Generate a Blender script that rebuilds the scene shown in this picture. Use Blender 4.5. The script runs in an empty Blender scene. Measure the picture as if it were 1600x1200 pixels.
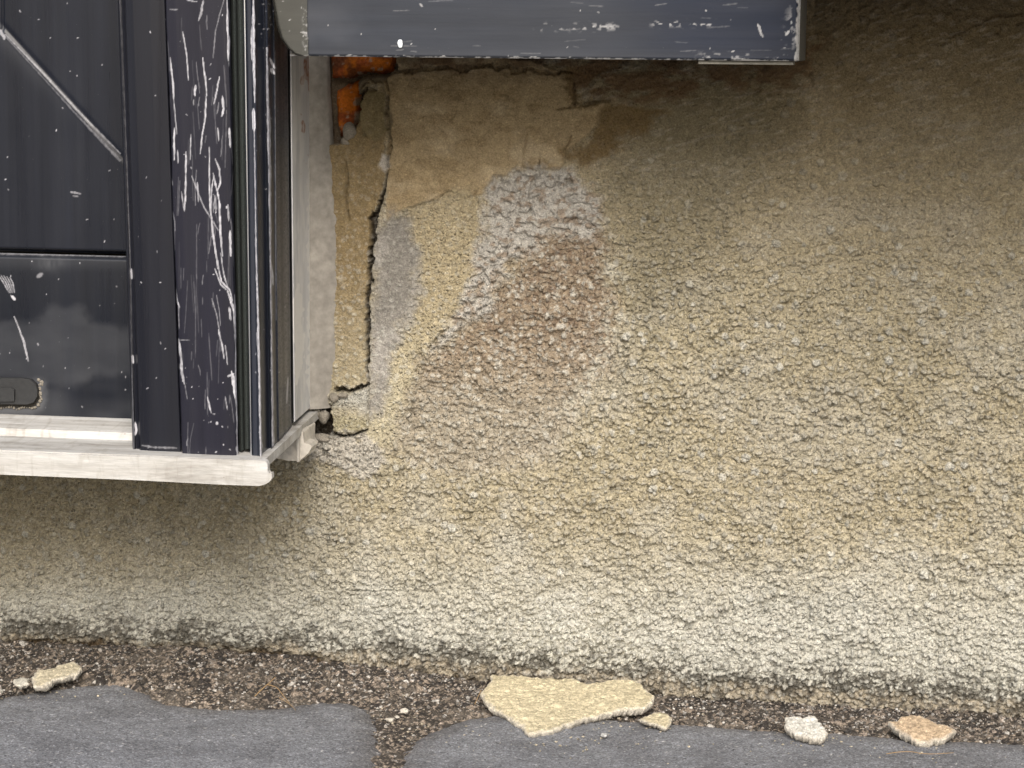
import bpy, bmesh, math, random
import numpy as np
from mathutils import Matrix, Vector
S = bpy.context.scene
R = math.radians
random.seed(7)

# ------------------------------------------------------------ camera
F = 3450.0                      # focal length in photo pixels (1600 wide)
YAW, PITCH, ROLL = R(8.9), R(8.48), R(0.57)
D, H = 1.715, 0.508             # distance to the wall, height above the paving
CAM = np.array([0.0, -D, H])
cyw, syw, cpt, spt = math.cos(YAW), math.sin(YAW), math.cos(PITCH), math.sin(PITCH)
fw = np.array([-syw*cpt, cyw*cpt, -spt]); rt = np.array([cyw, syw, 0.0]); up = np.cross(rt, fw)
cr, sr = math.cos(ROLL), math.sin(ROLL)
rt, up = rt*cr + up*sr, up*cr - rt*sr
cam = bpy.data.cameras.new('camera'); camo = bpy.data.objects.new('camera', cam)
S.collection.objects.link(camo); S.camera = camo
cam.sensor_width = 36.0; cam.lens = 36.0*F/1600.0
cam.clip_start = 0.05; cam.clip_end = 400.0
M = Matrix(((rt[0], up[0], -fw[0], CAM[0]), (rt[1], up[1], -fw[1], CAM[1]), (rt[2], up[2], -fw[2], CAM[2]), (0, 0, 0, 1)))
camo.matrix_world = M

# ------------------------------------------------------------ light
SUN_EL, SUN_AZ = 37.0, 8.0     # elevation, and degrees to the left of straight-on
W = bpy.data.worlds.new('World'); S.world = W; W.use_nodes = True
nt = W.node_tree; bg = nt.nodes['Background']
sky = nt.nodes.new('ShaderNodeTexSky'); sky.sky_type = 'NISHITA'; sky.sun_disc = False
sky.sun_elevation = R(SUN_EL); sky.sun_rotation = R(180 - SUN_AZ)
sky.dust_density = 4.0; sky.air_density = 1.0
nt.links.new(sky.outputs[0], bg.inputs[0]); bg.inputs[1].default_value = 0.10
sun = bpy.data.lights.new('sun', 'SUN'); suno = bpy.data.objects.new('sun', sun); S.collection.objects.link(suno)
sun.energy = 1.85; sun.angle = R(36); sun.color = (1.0, 0.96, 0.91)
sd = Vector((math.sin(R(SUN_AZ))*math.cos(R(SUN_EL)), -math.cos(R(SUN_AZ))*math.cos(R(SUN_EL)), math.sin(R(SUN_EL))))
suno.rotation_euler = sd.to_track_quat('Z', 'Y').to_euler(); suno.location = sd*5
S.view_settings.view_transform = 'Standard'; S.view_settings.look = 'None'
S.view_settings.exposure = 0.76; S.view_settings.gamma = 1.0
S.view_settings.use_curve_mapping = False
S.render.engine = 'CYCLES'

# ------------------------------------------------------------ helpers
def ray(px, py):
    return fw + rt*((px-800.0)/F) - up*((py-600.0)/F)
def P(px, py, Y=0.0):                       # point on the vertical plane y = Y
    w = ray(px, py); return CAM + w*((Y+D)/w[1])
def G(px, py, z=0.0):                       # point on the horizontal plane z
    w = ray(px, py); return CAM + w*((z-H)/w[2])
def pix(pos):
    v = pos - CAM; f = v@fw
    return 800 + F*(v@rt)/f, 600 - F*(v@up)/f
def sst(a, b, x):
    t = np.clip((x-a)/(b-a), 0, 1); return t*t*(3-2*t)
def hsh(ix, iy, seed):
    n = (ix.astype(np.int64)*374761393 + iy.astype(np.int64)*668265263 + seed*974634777) & 0xffffffff
    n = ((n ^ (n >> 13))*1274126177) & 0xffffffff
    n = (n ^ (n >> 16)); n = (n*2246822519) & 0xffffffff; n = n ^ (n >> 15)
    return (n & 0xffffff)/float(0x1000000)
def vn(x, y, seed=0):
    ix, iy = np.floor(x), np.floor(y); fx, fy = x-ix, y-iy
    fx = fx*fx*(3-2*fx); fy = fy*fy*(3-2*fy)
    a, b = hsh(ix, iy, seed), hsh(ix+1, iy, seed); c, d = hsh(ix, iy+1, seed), hsh(ix+1, iy+1, seed)
    return (a+(b-a)*fx) + ((c+(d-c)*fx)-(a+(b-a)*fx))*fy
def fbm(x, y, seed=0, o=4):
    s = 0; a = .5; t = 0
    for k in range(o):
        s = s + a*vn(x*2**k+17.3*k, y*2**k-9.1*k, seed+k*31); t += a; a *= .5
    return s/t - .5
def cells(x, y, size, seed, prob=1.0, rlo=.45, rhi=.8, pw=.7):
    """height 0..1 of scattered pebbles and a random id for each of them"""
    u, v = x/size, y/size; iu, iv = np.floor(u), np.floor(v)
    best = np.zeros_like(u); idn = np.zeros_like(u)
    for di in (-1, 0, 1):
        for dj in (-1, 0, 1):
            cx, cy = iu+di, iv+dj
            a, b, c = hsh(cx, cy, seed), hsh(cx, cy, seed+1), hsh(cx, cy, seed+2)
            e, g, s = hsh(cx, cy, seed+3), hsh(cx, cy, seed+4), hsh(cx, cy, seed+5)
            r = rlo+(rhi-rlo)*c
            dx, dy = u-(cx+.15+.7*a), v-(cy+.15+.7*b)
            th = g*3.14; ct, st = np.cos(th), np.sin(th)
            ex, ey = dx*ct+dy*st, (-dx*st+dy*ct)*(1.0+.7*s)
            m = np.abs(ex)**2.4+np.abs(ey)**2.4
            h = np.clip(1-m/r**2.4, 0, 1)**pw*(.45+.55*e)*(c*.6+.4)
            h = np.where(s*.999 < prob, h, 0) if prob < 1 else h
            k = h > best; best = np.where(k, h, best); idn = np.where(k, g, idn)
    return best, idn
def polysdf(x, y, pts):
    """signed distance, negative inside"""
    d = np.full(x.shape, 1e9); ins = np.zeros(x.shape, bool); n = len(pts)
    for i in range(n):
        ax, ay = pts[i]; bx, by = pts[(i+1) % n]
        ex, ey = bx-ax, by-ay; wx, wy = x-ax, y-ay
        t = np.clip((wx*ex+wy*ey)/(ex*ex+ey*ey+1e-9), 0, 1)
        d = np.minimum(d, (wx-ex*t)**2+(wy-ey*t)**2)
        c = (ay > y) != (by > y)
        with np.errstate(divide='ignore', invalid='ignore'):
            xx = (bx-ax)*(y-ay)/((by-ay) if by != ay else 1e-9)+ax
        ins ^= c & (x < xx)
    d = np.sqrt(d); return np.where(ins, -d, d)
def stroke(out, x, y, pts, w, val=1.0, soft=.8, seed=None, taper=True, rag=0.0):
    """raise 'out' to val along a polyline (photo-scale units); w may be a list"""
    ws = w if isinstance(w, (list, tuple)) else [w]*len(pts)
    L = [0.0]
    for a, b in zip(pts[:-1], pts[1:]): L.append(L[-1]+math.hypot(b[0]-a[0], b[1]-a[1]))
    pad = max(ws)*2+6+rag*2
    xs = [p[0] for p in pts]; ys = [p[1] for p in pts]
    sel = (x > min(xs)-pad) & (x < max(xs)+pad) & (y > min(ys)-pad) & (y < max(ys)+pad)
    if not sel.any(): return
    X, Y = x[sel], y[sel]
    if rag: 
        X, Y = X+fbm(X/26, Y/31, 5, 5)*rag*4, Y+fbm(X/26+40, Y/23, 6, 5)*rag*3
    d = np.full(X.shape, 1e9); ww = np.zeros(X.shape)
    for i in range(len(pts)-1):
        ax, ay = pts[i]; bx, by = pts[i+1]; ex, ey = bx-ax, by-ay
        t = np.clip(((X-ax)*ex+(Y-ay)*ey)/(ex*ex+ey*ey+1e-9), 0, 1)
        q = np.hypot(X-ax-ex*t, Y-ay-ey*t); k = q < d
        d = np.where(k, q, d)
        w_ = ws[i]+(ws[i+1]-ws[i])*t
        if taper:
            s = (L[i]+t*(L[i+1]-L[i]))/max(L[-1], 1e-6); w_ = w_*np.clip(np.minimum(s, 1-s)*5+.25, 0, 1)
        ww = np.where(k, w_, ww)
    if seed is not None: ww = ww*(.35+1.3*vn(Y/7+seed*3.7, X/3, seed)); val = val*(.45+.6*vn(Y/4+seed, X/2, seed+9))
    m = val*(1-sst(ww*.5, ww*.5+soft, d))
    out[sel] = np.maximum(out[sel], m)
def interp(px, pts):
    return np.interp(px, [p[0] for p in pts], [p[1] for p in pts])

col = S.collection
def link(o, parent=None, base=None):
    col.objects.link(o)
    if parent is not None: o.parent = parent
    return o
def thing(name, label, cat, loc, group=None):
    o = bpy.data.objects.new(name, None); o.location = loc; o.empty_display_size = .05
    col.objects.link(o); o['label'] = label; o['category'] = cat
    if group: o['group'] = group
    return o
def tag(o, label, cat, group=None):
    o['label'] = label; o['category'] = cat
    if group: o['group'] = group
    return o
def make(name, verts, faces, mat, parent=None, attrs=None, smooth=True, origin=None):
    verts = np.asarray(verts, dtype=np.float64).reshape(-1, 3)
    wo = np.zeros(3)
    if parent is not None:
        q = parent
        while q is not None: wo = wo+np.array(q.location); q = q.parent
    o0 = np.zeros(3)
    if parent is None and origin is not None: o0 = np.array(origin, float)
    verts = verts-wo-o0
    me = bpy.data.meshes.new(name)
    if isinstance(faces, np.ndarray) and faces.ndim == 2:
        n, k = faces.shape
        me.vertices.add(len(verts)); me.vertices.foreach_set('co', verts.astype(np.float32).ravel())
        me.loops.add(n*k); me.loops.foreach_set('vertex_index', faces.astype(np.int32).ravel())
        me.polygons.add(n); me.polygons.foreach_set('loop_start', (np.arange(n)*k).astype(np.int32))
        me.update(calc_edges=True)
    else:
        me.from_pydata([tuple(v) for v in verts], [], [tuple(f) for f in faces]); me.update()
    me.polygons.foreach_set('use_smooth', np.full(len(me.polygons), smooth))
    for k, a in (attrs or {}).items():
        a = np.asarray(a, dtype=np.float32)
        if a.ndim >= 2 and a.shape[-1] == 3 and a.size == len(verts)*3:
            a = np.concatenate([a.reshape(-1, 3), np.ones((len(verts), 1), np.float32)], 1)
            at = me.attributes.new(k, 'FLOAT_COLOR', 'POINT'); at.data.foreach_set('color', a.ravel())
        else:
            at = me.attributes.new(k, 'FLOAT', 'POINT'); at.data.foreach_set('value', a.ravel())
    me.materials.append(mat)
    o = bpy.data.objects.new(name, me)
    if parent is None and origin is not None: o.location = origin
    col.objects.link(o)
    if parent is not None: o.parent = parent
    return o
def sheet(name, pos, mat, parent=None, attrs=None, keep=None, flip=False, smooth=True, origin=None):
    nu, nv = pos.shape[:2]
    i = np.arange(nu*nv).reshape(nu, nv)
    q = np.stack([i[:-1, :-1], i[1:, :-1], i[1:, 1:], i[:-1, 1:]], -1).reshape(-1, 4)
    if keep is not None:
        k = keep.reshape(-1); q = q[k[q].all(1)]
        used = np.unique(q); mp = np.zeros(nu*nv, np.int64); mp[used] = np.arange(len(used)); q = mp[q]
        pos = pos.reshape(-1, 3)[used]
        if attrs: attrs = {a: (np.asarray(v).reshape(nu*nv, -1)[used]) for a, v in attrs.items()}
    if flip: q = q[:, ::-1]
    return make(name, pos, np.ascontiguousarray(q), mat, parent, attrs, smooth, origin)
def solid(name, bm, mat, parent=None, bevel=0, smooth=False, origin=None):
    if bevel:
        bmesh.ops.bevel(bm, geom=[e for e in bm.edges if e.calc_face_angle(0) > .5], offset=bevel, segments=2, affect='EDGES', profile=.6)
    bmesh.ops.recalc_face_normals(bm, faces=bm.faces[:])
    v = [tuple(q.co) for q in bm.verts]; bm.verts.index_update(); f = [[q.index for q in p.verts] for p in bm.faces]; bm.free()
    return make(name, v, f, mat, parent, None, smooth, origin)
def extrude(name, pts, vec, mat, parent=None, bevel=0, smooth=False):
    bm = bmesh.new(); n = len(pts); vec = np.array(vec)
    a = [bm.verts.new(tuple(p)) for p in pts]; b = [bm.verts.new(tuple(np.array(p)+vec)) for p in pts]
    bm.faces.new(a); bm.faces.new(b[::-1])
    for i in range(n): bm.faces.new((a[i], b[i], b[(i+1) % n], a[(i+1) % n]))
    return solid(name, bm, mat, parent, bevel, smooth)
def lump(name, c, rad, mat, parent, seed=1, sub=3, rough=.3, tint=None):
    bm = bmesh.new(); bmesh.ops.create_icosphere(bm, subdivisions=sub, radius=1)
    rs = np.random.RandomState(seed); pl = rs.randn(9, 3); pl /= np.linalg.norm(pl, axis=1)[:, None]
    v = np.array([tuple(q.co) for q in bm.verts])
    cut = np.min(.78/np.maximum(v@pl.T, .05), axis=1); s = np.minimum(1, cut)
    s = s+rough*(fbm(v[:, 0]*3+seed, v[:, 1]*3+v[:, 2]*2.3, seed, 4))
    bm.verts.index_update(); f = np.array([[q.index for q in p.verts] for p in bm.faces]); bm.free()
    return make(name, c+v*s[:, None]*np.array(rad), f, mat, parent)

# ------------------------------------------------------------ materials
def nodes(name):
    m = bpy.data.materials.new(name); m.use_nodes = True; n = m.node_tree
    return m, n, n.nodes['Principled BSDF'], n.nodes, n.links
def nz(n, scale, detail=4, rough=.55, vec=None, co='Object', stretch=None, dist=0):
    t = n.nodes.new('ShaderNodeTexNoise'); t.inputs['Scale'].default_value = scale
    t.inputs['Detail'].default_value = detail; t.inputs['Roughness'].default_value = rough
    t.inputs['Distortion'].default_value = dist
    c = n.nodes.new('ShaderNodeTexCoord'); o = c.outputs[co]
    if stretch:
        mp = n.nodes.new('ShaderNodeMapping'); mp.inputs['Scale'].default_value = stretch
        n.links.new(o, mp.inputs[0]); o = mp.outputs[0]
    n.links.new(o, t.inputs['Vector']); return t.outputs['Fac']
def ramp(n, src, stops):
    r = n.nodes.new('ShaderNodeValToRGB'); e = r.color_ramp.elements
    while len(e) < len(stops): e.new(.5)
    for k, (p, c) in zip(e, stops):
        k.position = p; k.color = (*c, 1) if isinstance(c, tuple) else (c, c, c, 1)
    n.links.new(src, r.inputs[0]); return r.outputs[0]
def mix(n, a, b, f, mode='MIX'):
    m = n.nodes.new('ShaderNodeMix'); m.data_type = 'RGBA'; m.blend_type = mode
    for s, v in ((m.inputs[0], f), (m.inputs[6], a), (m.inputs[7], b)):
        if isinstance(v, bpy.types.NodeSocket): n.links.new(v, s)
        elif isinstance(v, tuple): s.default_value = (*v, 1)
        else: s.default_value = v
    return m.outputs[2]
def bump(n, p, h, dist, strength=1.0, prev=None):
    b = n.nodes.new('ShaderNodeBump'); b.inputs['Distance'].default_value = dist; b.inputs['Strength'].default_value = strength
    n.links.new(h, b.inputs['Height'])
    if prev: n.links.new(prev, b.inputs['Normal'])
    n.links.new(b.outputs[0], p.inputs['Normal']); return b.outputs[0]
def attr(n, name, out='Color'):
    a = n.nodes.new('ShaderNodeAttribute'); a.attribute_name = name; return a.outputs[out]

def mineral(name, colr=None, s=1.0, bd=.0006, var=.35, spec=.2, vor=0, speck=0):
    m, n, p, N, L = nodes(name)
    base = attr(n, 'col') if colr is None else colr
    f1 = ramp(n, nz(n, 900*s, 3), [(.25, 1-var), (.75, 1+var*.6)])
    f2 = ramp(n, nz(n, 160*s, 4), [(.3, 1-var*.5), (.7, 1+var*.3)])
    c = mix(n, mix(n, base, f1, 1.0, 'MULTIPLY'), f2, 1.0, 'MULTIPLY')
    if speck:
        v = N.new('ShaderNodeTexVoronoi'); v.inputs['Scale'].default_value = 850*s
        tc = N.new('ShaderNodeTexCoord'); L.new(tc.outputs['Object'], v.inputs['Vector'])
        sp_ = N.new('ShaderNodeSeparateColor'); L.new(v.outputs['Color'], sp_.inputs[0])
        c = mix(n, c, ramp(n, sp_.outputs[0], [(0, 1-speck), (.25, 1-speck*.35), (.7, 1+speck*.1), (.93, 1+speck*.5), (1, 1+speck*1.6)]), 1.0, 'MULTIPLY')
    L.new(c, p.inputs['Base Color']); p.inputs['Roughness'].default_value = .93
    p.inputs['Specular IOR Level'].default_value = spec
    b = bump(n, p, nz(n, 700*s, 5, .7), bd, 1.0)
    b = bump(n, p, nz(n, 2200*s, 2), bd*.35, 1.0, b)
    if vor:
        for sc, k in ((520, .8), (300, 1.2)):
            v = N.new('ShaderNodeTexVoronoi'); v.inputs['Scale'].default_value = sc; v.inputs['Randomness'].default_value = 1
            tc = N.new('ShaderNodeTexCoord'); L.new(tc.outputs['Object'], v.inputs['Vector'])
            rr_ = ramp(n, v.outputs['Distance'], [(.10, 1.0), (.40, .12), (.5, 0.0)])
            mm = N.new('ShaderNodeMath'); mm.operation = 'MULTIPLY'; L.new(rr_, mm.inputs[0])
            a_ = N.new('ShaderNodeAttribute'); a_.attribute_name = 'grain'; L.new(a_.outputs['Fac'], mm.inputs[1])
            b = bump(n, p, mm.outputs[0], vor*k, 1.0, b)
    return m
M_wall = mineral('roughcast_render', bd=.0009, var=.34, vor=.0009, speck=.16)
M_smooth = mineral('lime_mortar', (.33, .30, .25), bd=.0012)
M_reveal = mineral('painted_reveal', (.315, .295, .262), s=.16, bd=.0004, var=.3)
M_brick = mineral('orange_brick', None, s=.5, bd=.0014, var=.45)
M_dirt = mineral('grit', bd=.0008, var=.4, speck=.5)
M_stone = mineral('basalt_paving', bd=.0009, var=.3, spec=.3, speck=.5)
M_chip = mineral('render_flake', bd=.0008, var=.22, speck=.3)
M_core = mineral('old_masonry', (.22, .19, .15), s=.3, bd=.002)
M_ledge = mineral('concrete_ledge', (.26, .25, .23), s=.3, bd=.001)

def metal(name, rough=.34, base=None, wear=(.74, .75, .78), grime=None, spec=.5, flow=(1, 1, .03), metallic=0.0, bd=.00012):
    """dark coated metal: attributes 'col' (paint), 'wear' (bare bright scratches), 'dust'"""
    m, n, p, N, L = nodes(name)
    c = attr(n, 'col')
    g = ramp(n, nz(n, 60, 6, .65, stretch=flow), [(.3, .78), (.7, 1.2)])
    c = mix(n, c, g, 1.0, 'MULTIPLY')
    sp = ramp(n, nz(n, 620, 2, .5), [(.74, 0.0), (.80, 1.0)])
    sp2 = ramp(n, nz(n, 35, 3, .5), [(.45, 0.0), (.6, .5)])
    mm = N.new('ShaderNodeMath'); mm.operation = 'MULTIPLY'; L.new(sp, mm.inputs[0]); L.new(sp2, mm.inputs[1])
    c = mix(n, c, (.30, .30, .30), mm.outputs[0])
    c = mix(n, c, attr(n, 'dustcol'), attr(n, 'dust', 'Fac'))
    c = mix(n, c, wear, attr(n, 'wear', 'Fac'))
    L.new(c, p.inputs['Base Color']); p.inputs['Metallic'].default_value = metallic
    rr = ramp(n, nz(n, 90, 5, .6, stretch=flow), [(.3, rough*.75), (.7, rough*1.35)])
    r2 = mix(n, rr, (.8, .8, .8), attr(n, 'dust', 'Fac')); r2 = mix(n, r2, (.5, .5, .5), attr(n, 'wear', 'Fac'))
    L.new(r2, p.inputs['Roughness']); p.inputs['Specular IOR Level'].default_value = spec
    b = bump(n, p, nz(n, 240, 5, .6, stretch=flow), bd, .8)
    bump(n, p, nz(n, 900, 3, .6), bd*.3, .7, b)
    return m
M_dark = metal('black_anodised_aluminium', rough=.30, spec=.34, wear=(.62, .62, .66))
M_blue = metal('slate_blue_coated_metal', rough=.5, flow=(.05, 1, 1), spec=.36, wear=(.62, .62, .62))
def plain(name, c, rough, metallic=0, bd=0, s=300, var=.2, flow=(1, 1, 1), spec=.5):
    m, n, p, N, L = nodes(name)
    g = ramp(n, nz(n, s, 5, .6, stretch=flow), [(.3, 1-var), (.7, 1+var)])
    L.new(mix(n, c, g, 1.0, 'MULTIPLY'), p.inputs['Base Color'])
    p.inputs['Roughness'].default_value = rough; p.inputs['Metallic'].default_value = metallic; p.inputs['Specular IOR Level'].default_value = spec
    if bd: bump(n, p, nz(n, s, 5, .6, stretch=flow), bd)
    return m
M_rubber = plain('black_rubber', (.022, .023, .024), .5, bd=.0002)
M_bright = plain('bare_aluminium_edge', (.72, .74, .78), .28, 1.0, .00008, 400, .2, (1, 1, .05))
M_brush = plain('green_grey_pile', (.045, .056, .052), .95, 0, .0008, 900, .5)
M_plastic = plain('clouded_plastic', (.55, .52, .46), .45, 0, .0003, 200, .2)
M_twig = plain('dry_twig', (.30, .20, .10), .8, 0, .0002, 900, .3)
M_white = plain('white_fleck', (.75, .8, .82), .5)
M_void = plain('dark_cavity', (.03, .027, .022), .95)

def sillmat():
    m, n, p, N, L = nodes('weathered_white_sill')
    streak = ramp(n, nz(n, 55, 6, .7, stretch=(.12, 1, 1), dist=.6), [(.30, (.30, .28, .25)), (.48, (.50, .49, .46)), (.7, (.66, .66, .64))])
    vert = ramp(n, nz(n, 130, 4, .6, stretch=(1, .3, .25), dist=1.2), [(.25, (.70, .67, .62)), (.48, (1, 1, 1)), (.8, (1.0, 1.0, 1.0))])
    fine = ramp(n, nz(n, 700, 4, .7, stretch=(.1, 1, 1)), [(.3, .8), (.6, 1.0)])
    c = mix(n, mix(n, streak, vert, .75, 'MULTIPLY'), fine, 1.0, 'MULTIPLY')
    sp = ramp(n, nz(n, 420, 3, .6), [(.72, 0.0), (.77, 1.0)])
    c = mix(n, c, (.14, .11, .08), sp)
    L.new(c, p.inputs['Base Color']); p.inputs['Roughness'].default_value = .62
    bump(n, p, nz(n, 260, 5, .65, stretch=(.15, 1, 1)), .0004)
    return m
M_sill = sillmat()

# ------------------------------------------------------------ the wall
XL, XR = P(-60, 600)[0], P(1660, 600)[0]
ZB, ZT = -0.006, P(800, -110)[2]
st = .00082
gx = np.concatenate([np.linspace(-3.2, XL-.05, 20), np.linspace(XL-.045, XL-.003, 12), np.arange(XL, XR, st), np.linspace(XR+.003, XR+.045, 12), np.linspace(XR+.05, 2.4, 18)])
gz = np.concatenate([np.arange(ZB, ZT, st), np.linspace(ZT+.003, ZT+.04, 10), np.linspace(ZT+.05, 2.6, 20)])
XX, ZZ = np.meshgrid(gx, gz, indexing='ij')
pos = np.stack([XX, np.zeros_like(XX), ZZ], -1)
px, py = pix(pos)
U, V = XX*1000, ZZ*1000                                   # millimetres
wob1, wob2 = fbm(U/14, V/14, 3, 4), fbm(U/14+50, V/14, 4, 4)
w1, w2 = fbm(U/3.2, V/3.2, 13, 3), fbm(U/3.2+50, V/3.2, 14, 3)
qx, qy = px+wob1*34+w1*14, py+wob2*34+w2*14               # ragged photo-scale coordinates
rx, ry = px+wob1*10+w1*7, py+wob2*10+w2*7
def reg(pts, soft=3.0, ragged=True):
    x, y = (qx, qy) if ragged else (rx, ry)
    return 1-sst(-soft, soft, polysdf(x, y, pts))
inside = (px > -80) & (px < 1680)
rSm = reg([(590, 60), (830, 96), (890, 118), (897, 165), (950, 160), (935, 192), (886, 235), (878, 262), (820, 264), (778, 275), (752, 303), (690, 305), (620, 330), (604, 345), (606, 240), (612, 180), (600, 130)], 2.0, False)
rYe = reg([(640, 325), (690, 303), (755, 300), (768, 340), (745, 380), (738, 430), (722, 470), (690, 512), (655, 560), (625, 640), (600, 700), (572, 700), (574, 560), (630, 540), (655, 460), (668, 400)], 6)
rCe = reg([(583, 352), (610, 333), (640, 345), (658, 400), (648, 470), (620, 530), (610, 590), (594, 640), (572, 660), (574, 520), (578, 440)], 16)
rWh = reg([(776, 272), (830, 262), (884, 262), (935, 300), (945, 350), (900, 372), (860, 350), (835, 402), (800, 400), (778, 440), (752, 492), (706, 522), (672, 552), (688, 505), (726, 480), (735, 400), (762, 362), (755, 300)], 11)
rBr = reg([(850, 345), (936, 320), (948, 400), (962, 500), (950, 580), (905, 650), (850, 720), (700, 745), (610, 700), (655, 570), (735, 500), (778, 432), (822, 400)], 22)
rDk = reg([(895, 125), (900, 165), (960, 158), (1050, 178), (960, 228), (930, 250), (908, 262), (884, 238), (936, 192), (950, 160), (898, 168), (870, 110), (1000, 90)], 9)
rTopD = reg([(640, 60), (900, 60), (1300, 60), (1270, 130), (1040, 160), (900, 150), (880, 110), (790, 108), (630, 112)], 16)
rOl = 1-sst(-60, 70, polysdf(qx+wob1*60, qy+wob2*60, [(900, 80), (1230, 80), (1210, 230), (1150, 330), (1070, 470), (1000, 520), (960, 430), (945, 330), (950, 220)]))
rJa = reg([(505, 60), (600, 200), (603, 270), (580, 350), (576, 440), (572, 600), (500, 610)], 2, False)
fade_hi = sst(560, 130, py-.05*(px-1000))                  # smoother trowelled render towards the top
foot = interp(px, [(-200, 975), (0, 984), (200, 994), (400, 1000), (650, 1020), (800, 1038), (1000, 1048), (1150, 1064), (1400, 1078), (1600, 1090), (1800, 1100)])
foot2 = interp(px, [(-200, 985), (0, 992), (400, 1010), (650, 1045), (800, 1062), (1000, 1076), (1150, 1100), (1400, 1110), (1600, 1118), (1800, 1130)])

# flow of the trowel marks: rising to the right at the top, falling to the right lower down
def rot(a):
    c, s = math.cos(a), math.sin(a); return U*c+V*s, (-U*s+V*c)
ua, va = rot(R(16)); ub, vb = rot(R(-14))
g4, id4 = cells(U+w1*1.0, (V+w2*1.0)*1.05, 5.0, 11, .92, .20, .52, .85)
fn = py-foot+wob2*24+w2*20+(g4-.3)*10
fn2 = py-foot2+wob1*22+w1*18+(g4-.3)*10
g3, id3 = cells(U+w1*.7, (V+w2*.7)*1.1, 3.0, 23, .85, .20, .48, .8)
g7, id7 = cells(U+w1*1.5, V+w2*1.5, 8.0, 37, .24, .20, .46)
g6, id6 = cells(U+wob1*6+w1, V*1.15+wob2*6+w2, 6.6, 53, .5, .22, .5, .8)
sA = fbm(ua/9+wob1*1.5, va/2.2+wob2, 71, 4); sB = fbm(ub/8+wob1*1.5, vb/2.0+wob2, 73, 4)
rid = sA*fade_hi+sB*(1-fade_hi)
low = fbm(U/60, V/45, 81, 4)
clump = .35+1.15*sst(-.16, .2, fbm(U/20, V/13, 91, 3)+.3*fbm(U/70, V/60, 92, 2))
am = 1-.66*fade_hi
gn = fbm(U/2.0, V/1.8, 77, 2)
rough = 1.12*(g4*4.0*(.45+.55*clump)+g3*2.7+g6*2.9*clump+gn*1.2+fbm(U/8, V/6, 79, 3)*3.2)*am+rid*(1.1+.1*fade_hi)+g7*3.2
rough += 1.3*sst(940, 1040, py)*g4
h = rough+low*4.0+2.6*sB*sst(850, 940, py)*sst(760, 500, px)
hs = fbm(U/6, V/2.6, 101, 5)*1.5+g3*.35+fbm(U/30, V/20, 103, 3)*2.0                # smooth skin coat
pits, _ = cells(U, V, 9, 107, .10, .12, .22); hs = hs-pits*1.6
h = h*(1-rSm)+(hs+3.0)*rSm
hy = g3*1.7+fbm(U/2.4, V/2.4, 111, 4)*1.5+fbm(U/25, V/25, 112, 3)*2+1.0
h = h*(1-rYe)+hy*rYe
hc = fbm(U/3, V/3, 121, 5)*1.6+g3*.6+g4*.6+fbm(U/22, V/22, 122, 3)*2+.6
h = h*(1-rCe)+hc*rCe
hb_raw = g6*2.6+g4*2.6+g3*1.6+gn*2.0+fbm(U/7, V/6, 131, 4)*6.5-3.0
h = h*(1-rBr)+hb_raw*rBr
hw = fbm(U/4, V/4, 141, 5)*2.6+g3*1.5+g4*1.2+1.4-3.0*sst(.50, .66, vn(U/5, V/4, 143)+.25*(rBr))
h = h*(1-rWh)+hw*rWh
hd = fbm(U/6, V/4, 151, 4)*2.0+g4*.5-.6
h = h*(1-rDk)+hd*rDk
hj = fbm(U/7, V/7, 161, 5)*3.0+(g3*.8+g4*1.0)*sst(300, 520, py)-.5+.4*g3
h = h*(1-rJa)+hj*rJa
# loose fragment of plaster, shattered corner block
frag = reg([(574, 138), (592, 146), (600, 150), (602, 205), (590, 222), (566, 212), (560, 185), (564, 155)], 1.5, False)
h = h*(1-frag)+(fbm(U/6, V/3, 171, 4)*1.0+1.0)*frag
blk = reg([(517, 622), (545, 616), (576, 606), (575, 668), (548, 676), (524, 678), (515, 660)], 4.0, False)
h = h*(1-blk)+(fbm(U/6, V/6, 173, 5)*3.0+g3*.5+1.5)*blk
blk2 = reg([(480, 690), (520, 684), (575, 680), (600, 712), (590, 745), (520, 730), (478, 715)], 5)
h = h+blk2*(1.2+g4*.6)
# openings and cracks
hole = reg([(500, 60), (624, 60), (620, 110), (604, 120), (592, 128), (576, 122), (566, 137), (559, 165), (560, 188), (545, 212), (528, 226), (500, 228)], 1.2, False)
cav = reg([(478, 650), (492, 636), (516, 634), (516, 664), (512, 684), (494, 690), (474, 680)], 1.5, False)
void2 = reg([(522, 606), (534, 607), (546, 612), (536, 616), (524, 613)], 1.0, False)
h = h*(1-hole)-15.0*hole+hole*fbm(U/5, V/5, 181, 4)*5
h = h*(1-cav)+(-26)*cav
h = h-16*void2
ck = np.zeros_like(h)
def crack(pts, w, d, rag=1.5, seed=2, soft=.7):
    m = np.zeros_like(h); stroke(m, px, py, pts, w, 1.0, soft, seed, True, rag); ck[:] = np.maximum(ck, m*d)
crack([(604, 118), (607, 150), (602, 175), (606, 195), (612, 225), (606, 262), (602, 290)], [3, 3, 4, 3, 4, 3, 4], 6, 2.5, 4, 1.4)
crack([(604, 270), (601, 300), (592, 325), (584, 345), (583, 365), (580, 400), (577, 450), (575, 500), (574, 545), (572, 582)], [4, 4, 8, 12, 8, 6, 5, 6.5, 6, 8], 14, 2.2, 2, 1.0)
crack([(574, 585), (575, 610), (574, 660)], 2.5, 4)
crack([(576, 600), (560, 606), (545, 612), (524, 607)], [8, 5, 4, 4], 12)
crack([(513, 640), (513, 662), (516, 676), (530, 682), (552, 679), (573, 671)], [6, 7, 7, 4, 3, 5], 12)
crack([(573, 138), (561, 158), (558, 190)], 7, 9)
crack([(578, 139), (588, 143)], 4, 5)
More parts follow.
